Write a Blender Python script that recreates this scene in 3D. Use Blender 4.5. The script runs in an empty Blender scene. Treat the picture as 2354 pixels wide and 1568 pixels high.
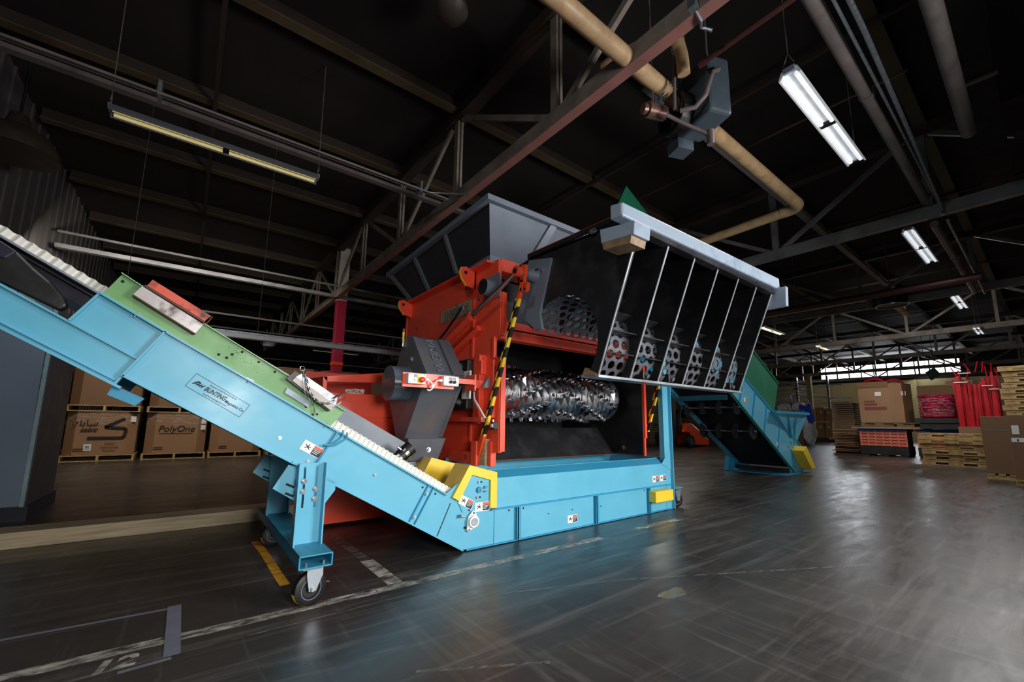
import bpy, math, random
from mathutils import Vector, Matrix
random.seed(7)
R_ = math.radians
SC = bpy.context.scene
COL = SC.collection

# ------------------------------------------------------------ camera, world, lights, exposure
cd = bpy.data.cameras.new('camera')
cam = bpy.data.objects.new('camera', cd)
COL.objects.link(cam)
cd.sensor_fit = 'HORIZONTAL'; cd.sensor_width = 36
cd.lens = 962.74/2354*36
cd.shift_x = (1177-1172.58)/2354
cd.shift_y = (826.24-784)/2354
cd.clip_start = 0.05; cd.clip_end = 200
rx = Vector((0.7923, -0.6100, 0.0134)); dn = Vector((0.1001, 0.1084, -0.9891)); fw = Vector((0.6018, 0.7850, 0.1469))
fw.normalize(); rx = (rx - fw*rx.dot(fw)).normalized(); upv = rx.cross(fw)
cam.matrix_world = Matrix(((rx.x, upv.x, -fw.x, 0), (rx.y, upv.y, -fw.y, 0), (rx.z, upv.z, -fw.z, 0.95), (0, 0, 0, 1)))
SC.camera = cam
w = bpy.data.worlds.new('world'); SC.world = w; w.use_nodes = True
w.node_tree.nodes['Background'].inputs[0].default_value = (0.75, 0.85, 1.0, 1)
w.node_tree.nodes['Background'].inputs[1].default_value = 0.012
SC.view_settings.view_transform = 'Standard'
SC.view_settings.look = 'None'
SC.view_settings.exposure = 0.0
SC.view_settings.gamma = 1.0
SC.view_settings.use_curve_mapping = False

def area(name, loc, target, sx, sy, power, color=(1, 1, 1), spread=180):
    l = bpy.data.lights.new(name, 'AREA'); l.shape = 'RECTANGLE'; l.size = sx; l.size_y = sy
    l.energy = power; l.color = color; l.spread = R_(spread)
    o = bpy.data.objects.new(name, l); COL.objects.link(o)
    o.location = loc
    o.rotation_euler = (Vector(target)-Vector(loc)).to_track_quat('-Z', 'Y').to_euler()
    return o
area('key_light', (3.9, -1.8, 1.6), (3.1, 2.9, 0.75), 1.6, 1.4, 146, (1.0, 0.985, 0.97), 140)  # added key light behind the camera, no dock door stands there
area('fill_light', (0.5, -1.4, 1.4), (1.0, 4.2, 0.15), 0.9, 0.7, 27, (1.0, 0.97, 0.93), 92)  # added low fill near the camera, not a lamp of the aisle
area('far_daylight', (37.5, 7.0, 4.8), (26, 5, 0.3), 7, 0.8, 400, (0.9, 0.95, 1.0))
area('box_row_fill', (-0.3, 9.6, 3.8), (-0.2, 12.6, 0.6), 3.0, 0.5, 90, (1.0, 0.93, 0.8))  # added fill on the boxes and their floor, no lamps hang here
area('goods_fill', (14.5, 3.3, 3.95), (18.4, 2.6, 0.9), 0.5, 3.0, 52, (1.0, 0.96, 0.90), 140)  # added fill aimed at the goods, apart from the tube lamps
pl = bpy.data.lights.new('row_lamp_glow', 'POINT'); pl.energy = 46; pl.shadow_soft_size = 0.15; pl.color = (0.98, 0.99, 1.0)
po_ = bpy.data.objects.new('row_lamp_glow', pl); COL.objects.link(po_); po_.location = (-0.3, 1.11, 3.6)
for lx_, lw_ in ((4.86, 24), (9.82, 55), (14.95, 40)):
    area('lamp_glow', (lx_, 1.11, 3.90), (lx_, 1.11, 0), 1.9, 0.12, lw_, (0.97, 0.99, 1.0), 170)
area('middle_floor_fill', (10.5, 7.6, 3.9), (10.5, 7.2, 0), 5.0, 0.15, 130, (1.0, 0.92, 0.80), 170)  # added fill to brighten the floor behind the conveyor base, no lamp row

# ------------------------------------------------------------ materials
def lin(c):
    return tuple(((v/12.92) if v <= 0.04045 else ((v+0.055)/1.055)**2.4) for v in [x/255 for x in c]) + (1,)
def M(name, rgb, rough=0.5, metal=0.0, var=0.12, scale=6.0, rgb2=None, mix=(0.45, 0.65), bump=0.0, bscale=40.0, rvar=0.1, emit=None, coat=0.0, stretch=None):
    m = bpy.data.materials.new(name); m.use_nodes = True
    nt = m.node_tree; b = nt.nodes['Principled BSDF']
    tc = nt.nodes.new('ShaderNodeTexCoord')
    src = tc.outputs['Object']
    if stretch:
        mp = nt.nodes.new('ShaderNodeMapping'); mp.inputs['Scale'].default_value = stretch
        nt.links.new(src, mp.inputs[0]); src = mp.outputs[0]
    n = nt.nodes.new('ShaderNodeTexNoise'); n.inputs['Scale'].default_value = scale; n.inputs['Detail'].default_value = 5; n.inputs['Roughness'].default_value = 0.6
    nt.links.new(src, n.inputs['Vector'])
    cr = nt.nodes.new('ShaderNodeValToRGB')
    c = lin(rgb)
    if rgb2:
        cr.color_ramp.elements[0].position = mix[0]; cr.color_ramp.elements[1].position = mix[1]
        cr.color_ramp.elements[0].color = c; cr.color_ramp.elements[1].color = lin(rgb2)
    else:
        cr.color_ramp.elements[0].position = 0.3; cr.color_ramp.elements[1].position = 0.7
        cr.color_ramp.elements[0].color = tuple(max(0, x*(1-var)) for x in c[:3])+(1,)
        cr.color_ramp.elements[1].color = tuple(min(1, x*(1+var)) for x in c[:3])+(1,)
    nt.links.new(n.outputs['Fac'], cr.inputs[0]); nt.links.new(cr.outputs[0], b.inputs['Base Color'])
    mr = nt.nodes.new('ShaderNodeMapRange'); mr.inputs[1].default_value = 0.3; mr.inputs[2].default_value = 0.7
    mr.inputs[3].default_value = max(0.02, rough-rvar); mr.inputs[4].default_value = min(1, rough+rvar)
    nt.links.new(n.outputs['Fac'], mr.inputs[0]); nt.links.new(mr.outputs[0], b.inputs['Roughness'])
    b.inputs['Metallic'].default_value = metal
    if coat: b.inputs['Coat Weight'].default_value = coat
    if bump:
        n2 = nt.nodes.new('ShaderNodeTexNoise'); n2.inputs['Scale'].default_value = bscale; n2.inputs['Detail'].default_value = 4
        nt.links.new(src, n2.inputs['Vector'])
        bp = nt.nodes.new('ShaderNodeBump'); bp.inputs['Strength'].default_value = bump; bp.inputs['Distance'].default_value = 0.01
        nt.links.new(n2.outputs['Fac'], bp.inputs['Height']); nt.links.new(bp.outputs[0], b.inputs['Normal'])
    if emit:
        b.inputs['Emission Color'].default_value = lin(emit[0]); b.inputs['Emission Strength'].default_value = emit[1]
    return m
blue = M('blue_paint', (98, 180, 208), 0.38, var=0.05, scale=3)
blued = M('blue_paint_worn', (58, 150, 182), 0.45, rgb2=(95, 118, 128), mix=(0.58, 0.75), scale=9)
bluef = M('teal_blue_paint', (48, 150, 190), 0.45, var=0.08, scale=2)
green = M('green_paint', (122, 172, 112), 0.42, rgb2=(108, 158, 100), mix=(0.4, 0.6), scale=3)
dgreen = M('dark_green_paint', (34, 118, 86), 0.45, var=0.1, scale=2)
red = M('red_paint', (248, 84, 56), 0.36, var=0.06, scale=2.5)
redd = M('red_paint_dusty', (232, 76, 56), 0.45, rgb2=(200, 84, 66), mix=(0.5, 0.75), scale=7)
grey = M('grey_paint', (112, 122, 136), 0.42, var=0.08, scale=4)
greyd = M('dark_grey_paint', (88, 95, 104), 0.36, rgb2=(106, 100, 100), mix=(0.45, 0.7), scale=3)
greyl = M('light_grey_paint', (150, 165, 182), 0.38, rgb2=(120, 134, 150), mix=(0.5, 0.7), scale=6)
steelb = M('black_steel', (30, 31, 34), 0.42, rgb2=(52, 50, 50), mix=(0.5, 0.72), scale=4, bump=0.08, bscale=30)
steelp = M('brushed_screen_steel', (98, 100, 106), 0.36, metal=0.35, var=0.12, scale=8)
steelpd = M('dark_screen_steel', (52, 56, 62), 0.33, metal=0.5, var=0.15, scale=8)
edge = M('bare_steel_edge', (165, 170, 176), 0.35, metal=0.5, var=0.1)
black = M('black_rubber', (22, 22, 24), 0.5, var=0.2)
blackdeep = M('near_black', (8, 8, 9), 0.7)  # plain near-black, also fills holes, slots and the chamber
chrome = M('polished_steel', (205, 208, 212), 0.17, metal=1.0, var=0.1, scale=14, rvar=0.06)
rotorm = M('machined_rotor_steel', (176, 178, 184), 0.34, metal=1.0, var=0.25, scale=22, bump=0.1, bscale=60, rvar=0.1)
zinc = M('zinc_plated', (158, 166, 174), 0.32, metal=0.75, var=0.12, scale=20)
white = M('white_plastic', (236, 236, 232), 0.4, var=0.03)
beltw = M('white_belt_rubber', (232, 230, 222), 0.55, var=0.05, scale=10)
beltgrey = M('grey_belt', (132, 140, 150), 0.5, var=0.06, scale=3)
panm = M('shaded_pan_steel', (46, 46, 58), 0.3, var=0.12, scale=2)  # pan grey darkened, the dim light on the upper run is in the colour
yellow = M('yellow_paint', (250, 208, 58), 0.42, var=0.06, scale=5)
yellowt = M('yellow_worn', (255, 216, 104), 0.5, rgb2=(240, 198, 92), mix=(0.45, 0.7), scale=8)
ink = M('black_ink', (14, 24, 44), 0.5, var=0.05)
inkbrown = M('brown_ink', (96, 70, 50), 0.7)
inkdark = M('dark_print_ink', (38, 32, 30), 0.7)
orange_l = M('orange_label', (235, 92, 48), 0.5)
wood = M('sawn_timber', (196, 178, 146), 0.7, rgb2=(150, 134, 108), mix=(0.35, 0.7), scale=3, stretch=(0.6, 9, 14), bump=0.15, bscale=20)
pinew = M('pallet_wood', (196, 164, 108), 0.75, rgb2=(140, 112, 72), mix=(0.4, 0.75), scale=3, stretch=(3, 3, 3), bump=0.2)
pined = M('old_pallet_wood', (118, 96, 66), 0.8, rgb2=(78, 62, 44), mix=(0.4, 0.7), scale=3)
card = M('cardboard', (158, 120, 88), 0.75, var=0.1, scale=1.5)
cardd = M('darker_cardboard', (128, 96, 68), 0.75, var=0.12, scale=1.5)
roofm = M('roof_deck_dark', (44, 38, 36), 0.85, var=0.2, scale=1)
trussm = M('truss_paint', (158, 146, 134), 0.5, rgb2=(120, 108, 98), mix=(0.4, 0.7), scale=3)
trusspink = M('primer_pink', (166, 112, 104), 0.55, rgb2=(138, 98, 92), mix=(0.4, 0.7), scale=3)
trussgrey = M('grey_truss_paint', (148, 148, 150), 0.42, rgb2=(100, 100, 104), mix=(0.4, 0.7), scale=2)
purl = M('purlin_brown', (60, 49, 42), 0.75, var=0.2, scale=2)
wallm = M('wall_panel', (92, 88, 88), 0.7, var=0.15, scale=1)
wallbeige = M('beige_wall', (222, 206, 150), 0.8, var=0.08, scale=0.6)
wallblack = M('dark_wall', (30, 28, 27), 0.9, var=0.2)
pipebeige = M('beige_pipe', (206, 172, 130), 0.5, rgb2=(160, 128, 96), mix=(0.45, 0.8), scale=7)
pipegrey = M('grey_pipe', (110, 102, 100), 0.45, var=0.2, scale=5)
pipered = M('oxide_red_pipe', (70, 34, 32), 0.5, var=0.15)
maroon = M('maroon_column', (168, 34, 64), 0.45, var=0.12, scale=3)
cabm = M('cabinet_grey', (120, 136, 156), 0.45, var=0.06, scale=2)
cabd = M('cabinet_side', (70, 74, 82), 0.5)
heatm = M('heater_grey', (74, 86, 96), 0.45, var=0.12, scale=5)
rustm = M('rusty_orange_paint', (222, 92, 72), 0.5, rgb2=(84, 62, 56), mix=(0.5, 0.6), scale=5)
scaled = M('heat_stained_steel', (196, 190, 190), 0.36, metal=0.25, rgb2=(96, 76, 64), mix=(0.5, 0.66), scale=9, bump=0.06, bscale=25)
rubberedge = M('rusty_brown_edge', (92, 62, 44), 0.7, var=0.25)
bracketm = M('bronze_plate', (150, 120, 84), 0.5, rgb2=(92, 84, 76), mix=(0.4, 0.7), scale=12)
redplastic = M('red_plastic_tube', (178, 8, 26), 0.35, var=0.15, scale=3)
hosem = M('dark_red_hose', (168, 28, 62), 0.3, rgb2=(120, 18, 44), mix=(0.4, 0.6), scale=5)
crateo = M('orange_crate_plastic', (206, 108, 84), 0.5, var=0.06)
crateb = M('blue_crate_rim', (30, 84, 176), 0.45)
forko = M('forklift_orange', (240, 82, 34), 0.35, var=0.05)
bluep = M('blue_plastic', (24, 66, 210), 0.4)
tapem = M('grey_floor_tape', (118, 120, 134), 0.6, var=0.1, scale=8)
glassem = M('daylight_glass', (230, 240, 255), 0.3, emit=((232, 242, 255), 5.5))
tubem = M('lit_fluorescent_tube', (240, 245, 250), 0.3, emit=((240, 244, 250), 0.75))
reflm = M('lit_lamp_reflector', (235, 238, 240), 0.4, emit=((238, 242, 248), 0.06))
tubeoff = M('dim_fluorescent_tube', (236, 222, 160), 0.4, emit=((236, 218, 150), 0.26))
tubefar = M('warm_fluorescent_tube', (240, 235, 190), 0.3, emit=((245, 238, 180), 1.6))

def worn(name, rgb, lo, hi, scale=9.0, stretch=(1, 1, 1)):
    m = M(name, rgb, 0.55, var=0.15, scale=20)
    nt = m.node_tree; b = nt.nodes['Principled BSDF']
    tc = nt.nodes.new('ShaderNodeTexCoord'); mp = nt.nodes.new('ShaderNodeMapping'); mp.inputs['Scale'].default_value = stretch
    n = nt.nodes.new('ShaderNodeTexNoise'); n.inputs['Scale'].default_value = scale; n.inputs['Detail'].default_value = 9; n.inputs['Roughness'].default_value = 0.75
    nt.links.new(tc.outputs['Object'], mp.inputs[0]); nt.links.new(mp.outputs[0], n.inputs['Vector'])
    r = nt.nodes.new('ShaderNodeMapRange'); r.inputs[1].default_value = lo; r.inputs[2].default_value = hi
    nt.links.new(n.outputs['Fac'], r.inputs[0]); nt.links.new(r.outputs[0], b.inputs['Alpha'])
    return m
paintw = worn('worn_white_paint', (205, 200, 188), 0.42, 0.62, 7, (1, 3, 1))
paintw2 = worn('faint_white_paint', (150, 146, 138), 0.45, 0.75, 9, (1, 3, 1))
painty = worn('worn_yellow_paint', (214, 156, 42), 0.30, 0.46, 12)
wrapm = worn('stretch_wrap', (225, 222, 222), 0.50, 0.85, 9, (1, 1, 4))
wrapm.node_tree.nodes['Principled BSDF'].inputs['Roughness'].default_value = 0.2

def floor_mat():
    m = bpy.data.materials.new('polished_dark_concrete'); m.use_nodes = True
    nt = m.node_tree; b = nt.nodes['Principled BSDF']; L = nt.links.new
    tc = nt.nodes.new('ShaderNodeTexCoord')
    def noise(scale, st=(1, 1, 1), det=6, rough=0.6, dist=0.0, rot=0):
        mp = nt.nodes.new('ShaderNodeMapping'); mp.inputs['Scale'].default_value = st; mp.inputs['Rotation'].default_value = (0, 0, rot)
        n = nt.nodes.new('ShaderNodeTexNoise'); n.inputs['Scale'].default_value = scale; n.inputs['Detail'].default_value = det
        n.inputs['Roughness'].default_value = rough; n.inputs['Distortion'].default_value = dist
        L(tc.outputs['Object'], mp.inputs[0]); L(mp.outputs[0], n.inputs['Vector']); return n.outputs['Fac']
    def ramp(v, p0, c0, p1, c1):
        r = nt.nodes.new('ShaderNodeValToRGB'); e = r.color_ramp.elements
        e[0].position = p0; e[0].color = c0; e[1].position = p1; e[1].color = c1; L(v, r.inputs[0]); return r.outputs[0]
    def mix(f, a, c, mode='MIX'):
        x = nt.nodes.new('ShaderNodeMixRGB'); x.blend_type = mode
        if isinstance(f, float): x.inputs[0].default_value = f
        else: L(f, x.inputs[0])
        L(a, x.inputs[1]); L(c, x.inputs[2]); return x.outputs[0]
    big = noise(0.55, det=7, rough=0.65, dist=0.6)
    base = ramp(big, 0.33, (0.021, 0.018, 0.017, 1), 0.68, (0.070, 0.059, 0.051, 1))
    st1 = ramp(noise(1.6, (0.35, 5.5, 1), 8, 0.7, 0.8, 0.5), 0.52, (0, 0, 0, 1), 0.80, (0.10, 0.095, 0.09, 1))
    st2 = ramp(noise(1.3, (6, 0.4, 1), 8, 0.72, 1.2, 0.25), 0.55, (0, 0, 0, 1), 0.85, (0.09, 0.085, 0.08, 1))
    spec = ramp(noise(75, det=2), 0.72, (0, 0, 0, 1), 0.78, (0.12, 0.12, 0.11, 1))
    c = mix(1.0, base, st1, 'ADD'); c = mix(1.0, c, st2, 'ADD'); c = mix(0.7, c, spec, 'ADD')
    L(c, b.inputs['Base Color'])
    mr = nt.nodes.new('ShaderNodeMapRange'); mr.inputs[1].default_value = 0.35; mr.inputs[2].default_value = 0.7
    mr.inputs[3].default_value = 0.27; mr.inputs[4].default_value = 0.45
    L(noise(2.6, (0.7, 3.0, 1), 8, 0.7, 1.0, 0.4), mr.inputs[0]); L(mr.outputs[0], b.inputs['Roughness'])
    bp = nt.nodes.new('ShaderNodeBump'); bp.inputs['Strength'].default_value = 0.02; bp.inputs['Distance'].default_value = 0.01
    L(noise(5, det=8, rough=0.7), bp.inputs['Height']); L(bp.outputs[0], b.inputs['Normal'])
    b.inputs['Specular IOR Level'].default_value = 0.75
    return m
floorm = floor_mat()

def brick_mat():
    m = M('tan_brick', (176, 150, 104), 0.85)
    nt = m.node_tree; b = nt.nodes['Principled BSDF']
    tc = nt.nodes.new('ShaderNodeTexCoord'); mp = nt.nodes.new('ShaderNodeMapping'); mp.inputs['Rotation'].default_value = (R_(90), 0, 0)
    t = nt.nodes.new('ShaderNodeTexBrick'); t.inputs['Scale'].default_value = 3.2; t.inputs['Mortar Size'].default_value = 0.03
    t.inputs['Color1'].default_value = lin((96, 74, 50)); t.inputs['Color2'].default_value = lin((70, 54, 38)); t.inputs['Mortar'].default_value = lin((190, 160, 104))
    nt.links.new(tc.outputs['Object'], mp.inputs[0]); nt.links.new(mp.outputs[0], t.inputs['Vector']); nt.links.new(t.outputs['Color'], b.inputs['Base Color'])
    return m
brickm = brick_mat()

# ------------------------------------------------------------ mesh helpers
class MB:
    def __init__(s): s.v = []; s.f = []
    def add(s, vs, fs):
        n = len(s.v); s.v += [tuple(p) for p in vs]; s.f += [tuple(i+n for i in f) for f in fs]; return s
    def box(s, x0, x1, y0, y1, z0, z1):
        return s.add([(x0, y0, z0), (x1, y0, z0), (x1, y1, z0), (x0, y1, z0), (x0, y0, z1), (x1, y0, z1), (x1, y1, z1), (x0, y1, z1)],
                     [(0, 3, 2, 1), (4, 5, 6, 7), (0, 1, 5, 4), (1, 2, 6, 5), (2, 3, 7, 6), (3, 0, 4, 7)])
    def hull8(s, p):  # 4 bottom + 4 top, any positions
        return s.add(p, [(0, 3, 2, 1), (4, 5, 6, 7), (0, 1, 5, 4), (1, 2, 6, 5), (2, 3, 7, 6), (3, 0, 4, 7)])
    def beam(s, p0, p1, w_, h, up=(0, 0, 1)):
        p0 = Vector(p0); p1 = Vector(p1); d = (p1-p0).normalized(); u = Vector(up)
        a = d.cross(u)
        if a.length < 1e-4: a = d.cross(Vector((1, 0, 0)))
        a.normalize(); b = a.cross(d).normalized()
        q = []
        for p in (p0, p1):
            q += [p-a*w_/2-b*h/2, p+a*w_/2-b*h/2, p+a*w_/2+b*h/2, p-a*w_/2+b*h/2]
        return s.add(q, [(0, 1, 2, 3), (7, 6, 5, 4), (0, 4, 5, 1), (1, 5, 6, 2), (2, 6, 7, 3), (3, 7, 4, 0)])
    def prism(s, pts, fn, t0, t1):
        n = len(pts)
        vs = [fn(a, b, t0) for a, b in pts] + [fn(a, b, t1) for a, b in pts]
        fs = [tuple(range(n)), tuple(range(2*n-1, n-1, -1))]
        fs += [(i, i+n, (i+1) % n+n, (i+1) % n) for i in range(n)]
        return s.add(vs, fs)
    def cyl(s, p0, p1, r, seg=16, r2=None):
        p0 = Vector(p0); p1 = Vector(p1); d = (p1-p0).normalized()
        a = d.orthogonal().normalized(); b = d.cross(a); r2 = r if r2 is None else r2
        vs = []
        for p, rr in ((p0, r), (p1, r2)):
            vs += [p+(a*math.cos(2*math.pi*i/seg)+b*math.sin(2*math.pi*i/seg))*rr for i in range(seg)]
        fs = [tuple(range(seg-1, -1, -1)), tuple(range(seg, 2*seg))]+[(i, (i+1) % seg, (i+1) % seg+seg, i+seg) for i in range(seg)]
        return s.add(vs, fs)
    def ring(s, p0, p1, ro, ri, seg=24):
        p0 = Vector(p0); p1 = Vector(p1); d = (p1-p0).normalized(); a = d.orthogonal().normalized(); b = d.cross(a); vs = []
        for p, rr in ((p0, ro), (p1, ro), (p1, ri), (p0, ri)):
            vs += [p+(a*math.cos(2*math.pi*i/seg)+b*math.sin(2*math.pi*i/seg))*rr for i in range(seg)]
        fs = []
        for k in range(4):
            for i in range(seg):
                j = (i+1) % seg; l = (k+1) % 4
                fs.append((k*seg+i, k*seg+j, l*seg+j, l*seg+i))
        return s.add(vs, fs)
    def lathe(s, p0, axis, prof, seg=24):  # prof: (t along axis, r)
        p0 = Vector(p0); d = Vector(axis).normalized(); a = d.orthogonal().normalized(); b = d.cross(a); vs = []; fs = []
        for t, r in prof:
            vs += [p0+d*t+(a*math.cos(2*math.pi*i/seg)+b*math.sin(2*math.pi*i/seg))*r for i in range(seg)]
        for k in range(len(prof)-1):
            for i in range(seg):
                j = (i+1) % seg; fs.append((k*seg+i, k*seg+j, (k+1)*seg+j, (k+1)*seg+i))
        fs.append(tuple(range(seg-1, -1, -1))); n = (len(prof)-1)*seg; fs.append(tuple(range(n, n+seg)))
        return s.add(vs, fs)
    def tube(s, pts, r, seg=8):
        pts = [Vector(p) for p in pts]; n = len(pts); vs = []; fs = []; a = None
        for i, p in enumerate(pts):
            d = (pts[min(i+1, n-1)]-pts[max(i-1, 0)]).normalized()
            a = (a-d*a.dot(d)).normalized() if a is not None and (a-d*a.dot(d)).length > 1e-3 else d.orthogonal().normalized()
            b = d.cross(a)
            vs += [p+(a*math.cos(2*math.pi*k/seg)+b*math.sin(2*math.pi*k/seg))*r for k in range(seg)]
        for i in range(n-1):
            for k in range(seg):
                l = (k+1) % seg; fs.append((i*seg+k, i*seg+l, (i+1)*seg+l, (i+1)*seg+k))
        fs.append(tuple(range(seg-1, -1, -1))); fs.append(tuple(range((n-1)*seg, n*seg)))
        return s.add(vs, fs)

def obj(name, mb, m, parent=None, smooth=False, bevel=0.0, kind=None, label=None):
    me = bpy.data.meshes.new(name)
    off = Vector((0, 0, 0)); Minv = None
    r = parent
    while r is not None and r.parent is not None: r = r.parent
    if r is not None:
        Minv = r.matrix_basis.inverted()
    vs = [tuple(Minv @ Vector(p)) for p in mb.v] if Minv else mb.v
    me.from_pydata(vs, [], mb.f); me.validate(); me.update()
    o = bpy.data.objects.new(name, me); COL.objects.link(o)
    me.materials.append(m)
    if smooth:
        for p in me.polygons: p.use_smooth = True
        me.set_sharp_from_angle(angle=R_(38))
    if bevel:
        bm_ = o.modifiers.new('bevel', 'BEVEL'); bm_.width = bevel; bm_.segments = 2; bm_.limit_method = 'ANGLE'; bm_.angle_limit = R_(40)
    if parent: o.parent = parent
    if kind: o['kind'] = kind
    if label: o['label'] = label
    return o
def thing(name, label, cat, loc=(0, 0, 0), group=None, rotz=0):
    o = bpy.data.objects.new(name, None); COL.objects.link(o); o.location = loc; o.rotation_euler = (0, 0, rotz)
    o.empty_display_size = 0.1
    o['label'] = label; o['category'] = cat
    if group: o['group'] = group
    o.matrix_basis = Matrix.Translation(Vector(loc)) @ Matrix.Rotation(rotz, 4, 'Z')
    return o
def tag(o, label, cat, group=None):
    o['label'] = label; o['category'] = cat
    if group: o['group'] = group
    return o
def struct(name, mb, m, parent=None):
    o = obj(name, mb, m, parent)
    if not parent: o['kind'] = 'structure'
    return o
def dup(root, loc, rotz=0, label=None, group=None):
    r = root.copy(); COL.objects.link(r); r.location = loc; r.rotation_euler = (0, 0, rotz)
    if label: r['label'] = label
    if group: r['group'] = group
    for ch in list(root.children):
        c = ch.copy(); COL.objects.link(c); c.parent = r
        for g in list(ch.children):
            d = g.copy(); COL.objects.link(d); d.parent = c
    return r
FONT = None
def text(name, s, size, origin, xd, yd, m, parent, align='CENTER', ext=0.0008, bold=0.0, shear=0.0, stretch=1.0, outline=False):
    cu = bpy.data.curves.new('t', 'FONT'); cu.body = s; cu.size = size; cu.align_x = align; cu.align_y = 'CENTER'
    cu.extrude = ext; cu.offset = bold; cu.shear = shear; cu.resolution_u = 3
    to = bpy.data.objects.new('t', cu); COL.objects.link(to)
    dg = bpy.context.evaluated_depsgraph_get()
    me = bpy.data.meshes.new_from_object(to.evaluated_get(dg))
    bpy.data.objects.remove(to); bpy.data.curves.remove(cu)
    X = Vector(xd).normalized(); Y = Vector(yd).normalized(); Zv = X.cross(Y); O = Vector(origin)
    b = MB(); b.v = [tuple(O+X*v.co.x*stretch+Y*v.co.y+Zv*v.co.z) for v in me.vertices]; b.f = [tuple(p.vertices) for p in me.polygons]
    bpy.data.meshes.remove(me)
    return obj(name, b, m, parent)

XZ = lambda y_: (lambda a, b, t: (a, t, b))
def xz(a, b, t): return (a, t, b)
def yz(a, b, t): return (t, a, b)
def xy(a, b, t): return (a, b, t)
C30, S30 = math.cos(R_(30)), 0.5
def I(u, y, n): return Vector((1.722-C30*u+S30*n, y, S30*u+C30*n))
def inc(u, n, t): return tuple(I(u, t, n))
def bolt(mb, p, d, r=0.016, h=0.012):
    p = Vector(p); d = Vector(d).normalized()
    mb.cyl(p, p+d*0.004, r, 14); mb.cyl(p+d*0.004, p+d*(0.004+h), r*0.62, 6)
    return mb

# ------------------------------------------------------------ room shell
mb = MB().add([(-6, -8, 0), (46, -8, 0), (46, 26, 0), (-6, 26, 0)], [(0, 1, 2, 3)])
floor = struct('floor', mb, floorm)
ceil = struct('ceiling', MB().box(-6, 40, -8, 26, 5.62, 5.75), roofm)
wl = struct('wall_left', MB().box(-2.45, -2.3, 3.2, 26, 0, 5.62), wallm)
for k in range(52):
    y = 3.4+k*0.43
    obj('rib', MB().beam((-2.29, y, 0), (-2.29, y, 5.62), 0.05, 0.03), wallm, wl)
struct('wall_back', MB().box(-2.3, 46, 25.8, 26, 0, 5.75), wallblack)
wr = struct('wall_far', MB().box(38, 38.2, -8, 26, 0, 4.05), wallbeige)
for k in range(14):
    obj('pilaster', MB().box(37.94, 38.0, -6+2.3*k, -5.9+2.3*k, 0, 4.05), wallbeige, wr)
struct('wall_far_header', MB().box(38, 38.2, -8, 26, 5.25, 5.75).box(38, 38.2, 10.7, 26, 4.05, 5.25).box(38, 38.2, -8, 3.4, 4.05, 5.25).box(38, 38.2, 3.4, 10.7, 4.05, 4.4), wallblack)
wn = struct('window_1', MB().box(38.05, 38.1, 3.4, 10.7, 4.4, 5.25), glassem)
for k in range(11):
    obj('mullion', MB().box(37.97, 38.04, 3.4+0.7*k-0.03, 3.4+0.7*k+0.03, 4.4, 5.25), wallblack, wn)
obj('transom', MB().box(37.97, 38.04, 3.4, 10.7, 4.80, 4.90), wallblack, wn)
struct('wall_brick', MB().box(17.6, 21.0, 12.6, 12.8, 0, 3.0), brickm)

# floor marks: flat paint on the slab
def strip(name, pts, wd, m, z=0.0012):
    b = MB()
    for (a, c) in zip(pts[:-1], pts[1:]):
        a = Vector((a[0], a[1], z)); c = Vector((c[0], c[1], z)); d = (c-a).normalized(); s_ = Vector((-d.y, d.x, 0))*wd/2
        b.add([a-s_-d*0.004, c-s_+d*0.004, c+s_+d*0.004, a+s_-d*0.004], [(0, 1, 2, 3)])
    return obj(name, b, m, floor)
strip('painted_line', [(-1.2, 2.455), (0.95, 2.44)], 0.075, paintw)
strip('painted_line', [(0.95, 2.44), (2.85, 2.44)], 0.072, paintw)
strip('painted_line', [(3.35, 2.45), (4.05, 2.45)], 0.07, paintw)
strip('painted_line', [(1.08, 2.98), (1.08, 2.49)], 0.09, paintw)
strip('painted_line', [(1.06, 3.8), (1.08, 3.0)], 0.07, paintw2)
strip('painted_line', [(-1.6, 3.8), (0.7, 3.81)], 0.06, paintw2)
strip('floor_joint', [(-1.2, 2.28), (1.4, 2.29), (4.0, 2.33), (7.5, 2.36)], 0.014, paintw2, 0.0016)
strip('floor_joint', [(1.5, 2.0), (2.2, 1.75), (3.9, 0.9)], 0.018, paintw2, 0.0016)
strip('floor_joint', [(0.8, 1.6), (1.25, 1.35)], 0.018, paintw2, 0.0016)
strip('floor_tape', [(0.055, 2.84), (0.055, 2.28)], 0.055, tapem, 0.003)
strip('floor_tape', [(-0.55, 2.85), (0.026, 2.82)], 0.025, tapem)
strip('floor_tape', [(-0.1, 2.25), (0.05, 2.26)], 0.025, tapem)
yc = [(0.53, 3.92), (0.545, 3.6), (0.55, 3.3), (0.55, 3.05), (0.555, 2.83)]
strip('painted_line', yc, 0.055, painty)
text('painted_number', '12', 0.14, (-0.13, 2.33, 0.0015), (1, 0.0, 0), (0, 1, 0), paintw, floor, ext=0, shear=0.25, bold=0.006)
# patched hole in the slab
b = MB(); ps = [(2.29+0.10*math.cos(a)*(1+0.25*math.sin(3*a)), 1.44+0.055*math.sin(a)*(1+0.3*math.cos(2*a)), 0.001) for a in [2*math.pi*i/18 for i in range(18)]]
b.add(ps, [tuple(range(18))]); obj('floor_patch', b, M('epoxy_patch', (104, 96, 68), 0.18), floor)
b = MB()
for i in range(18):
    p, q = Vector(ps[i]), Vector(ps[(i+1) % 18]); b.beam(p, q, 0.008, 0.003)
obj('patch_rim', b, paintw2, floor)

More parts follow.
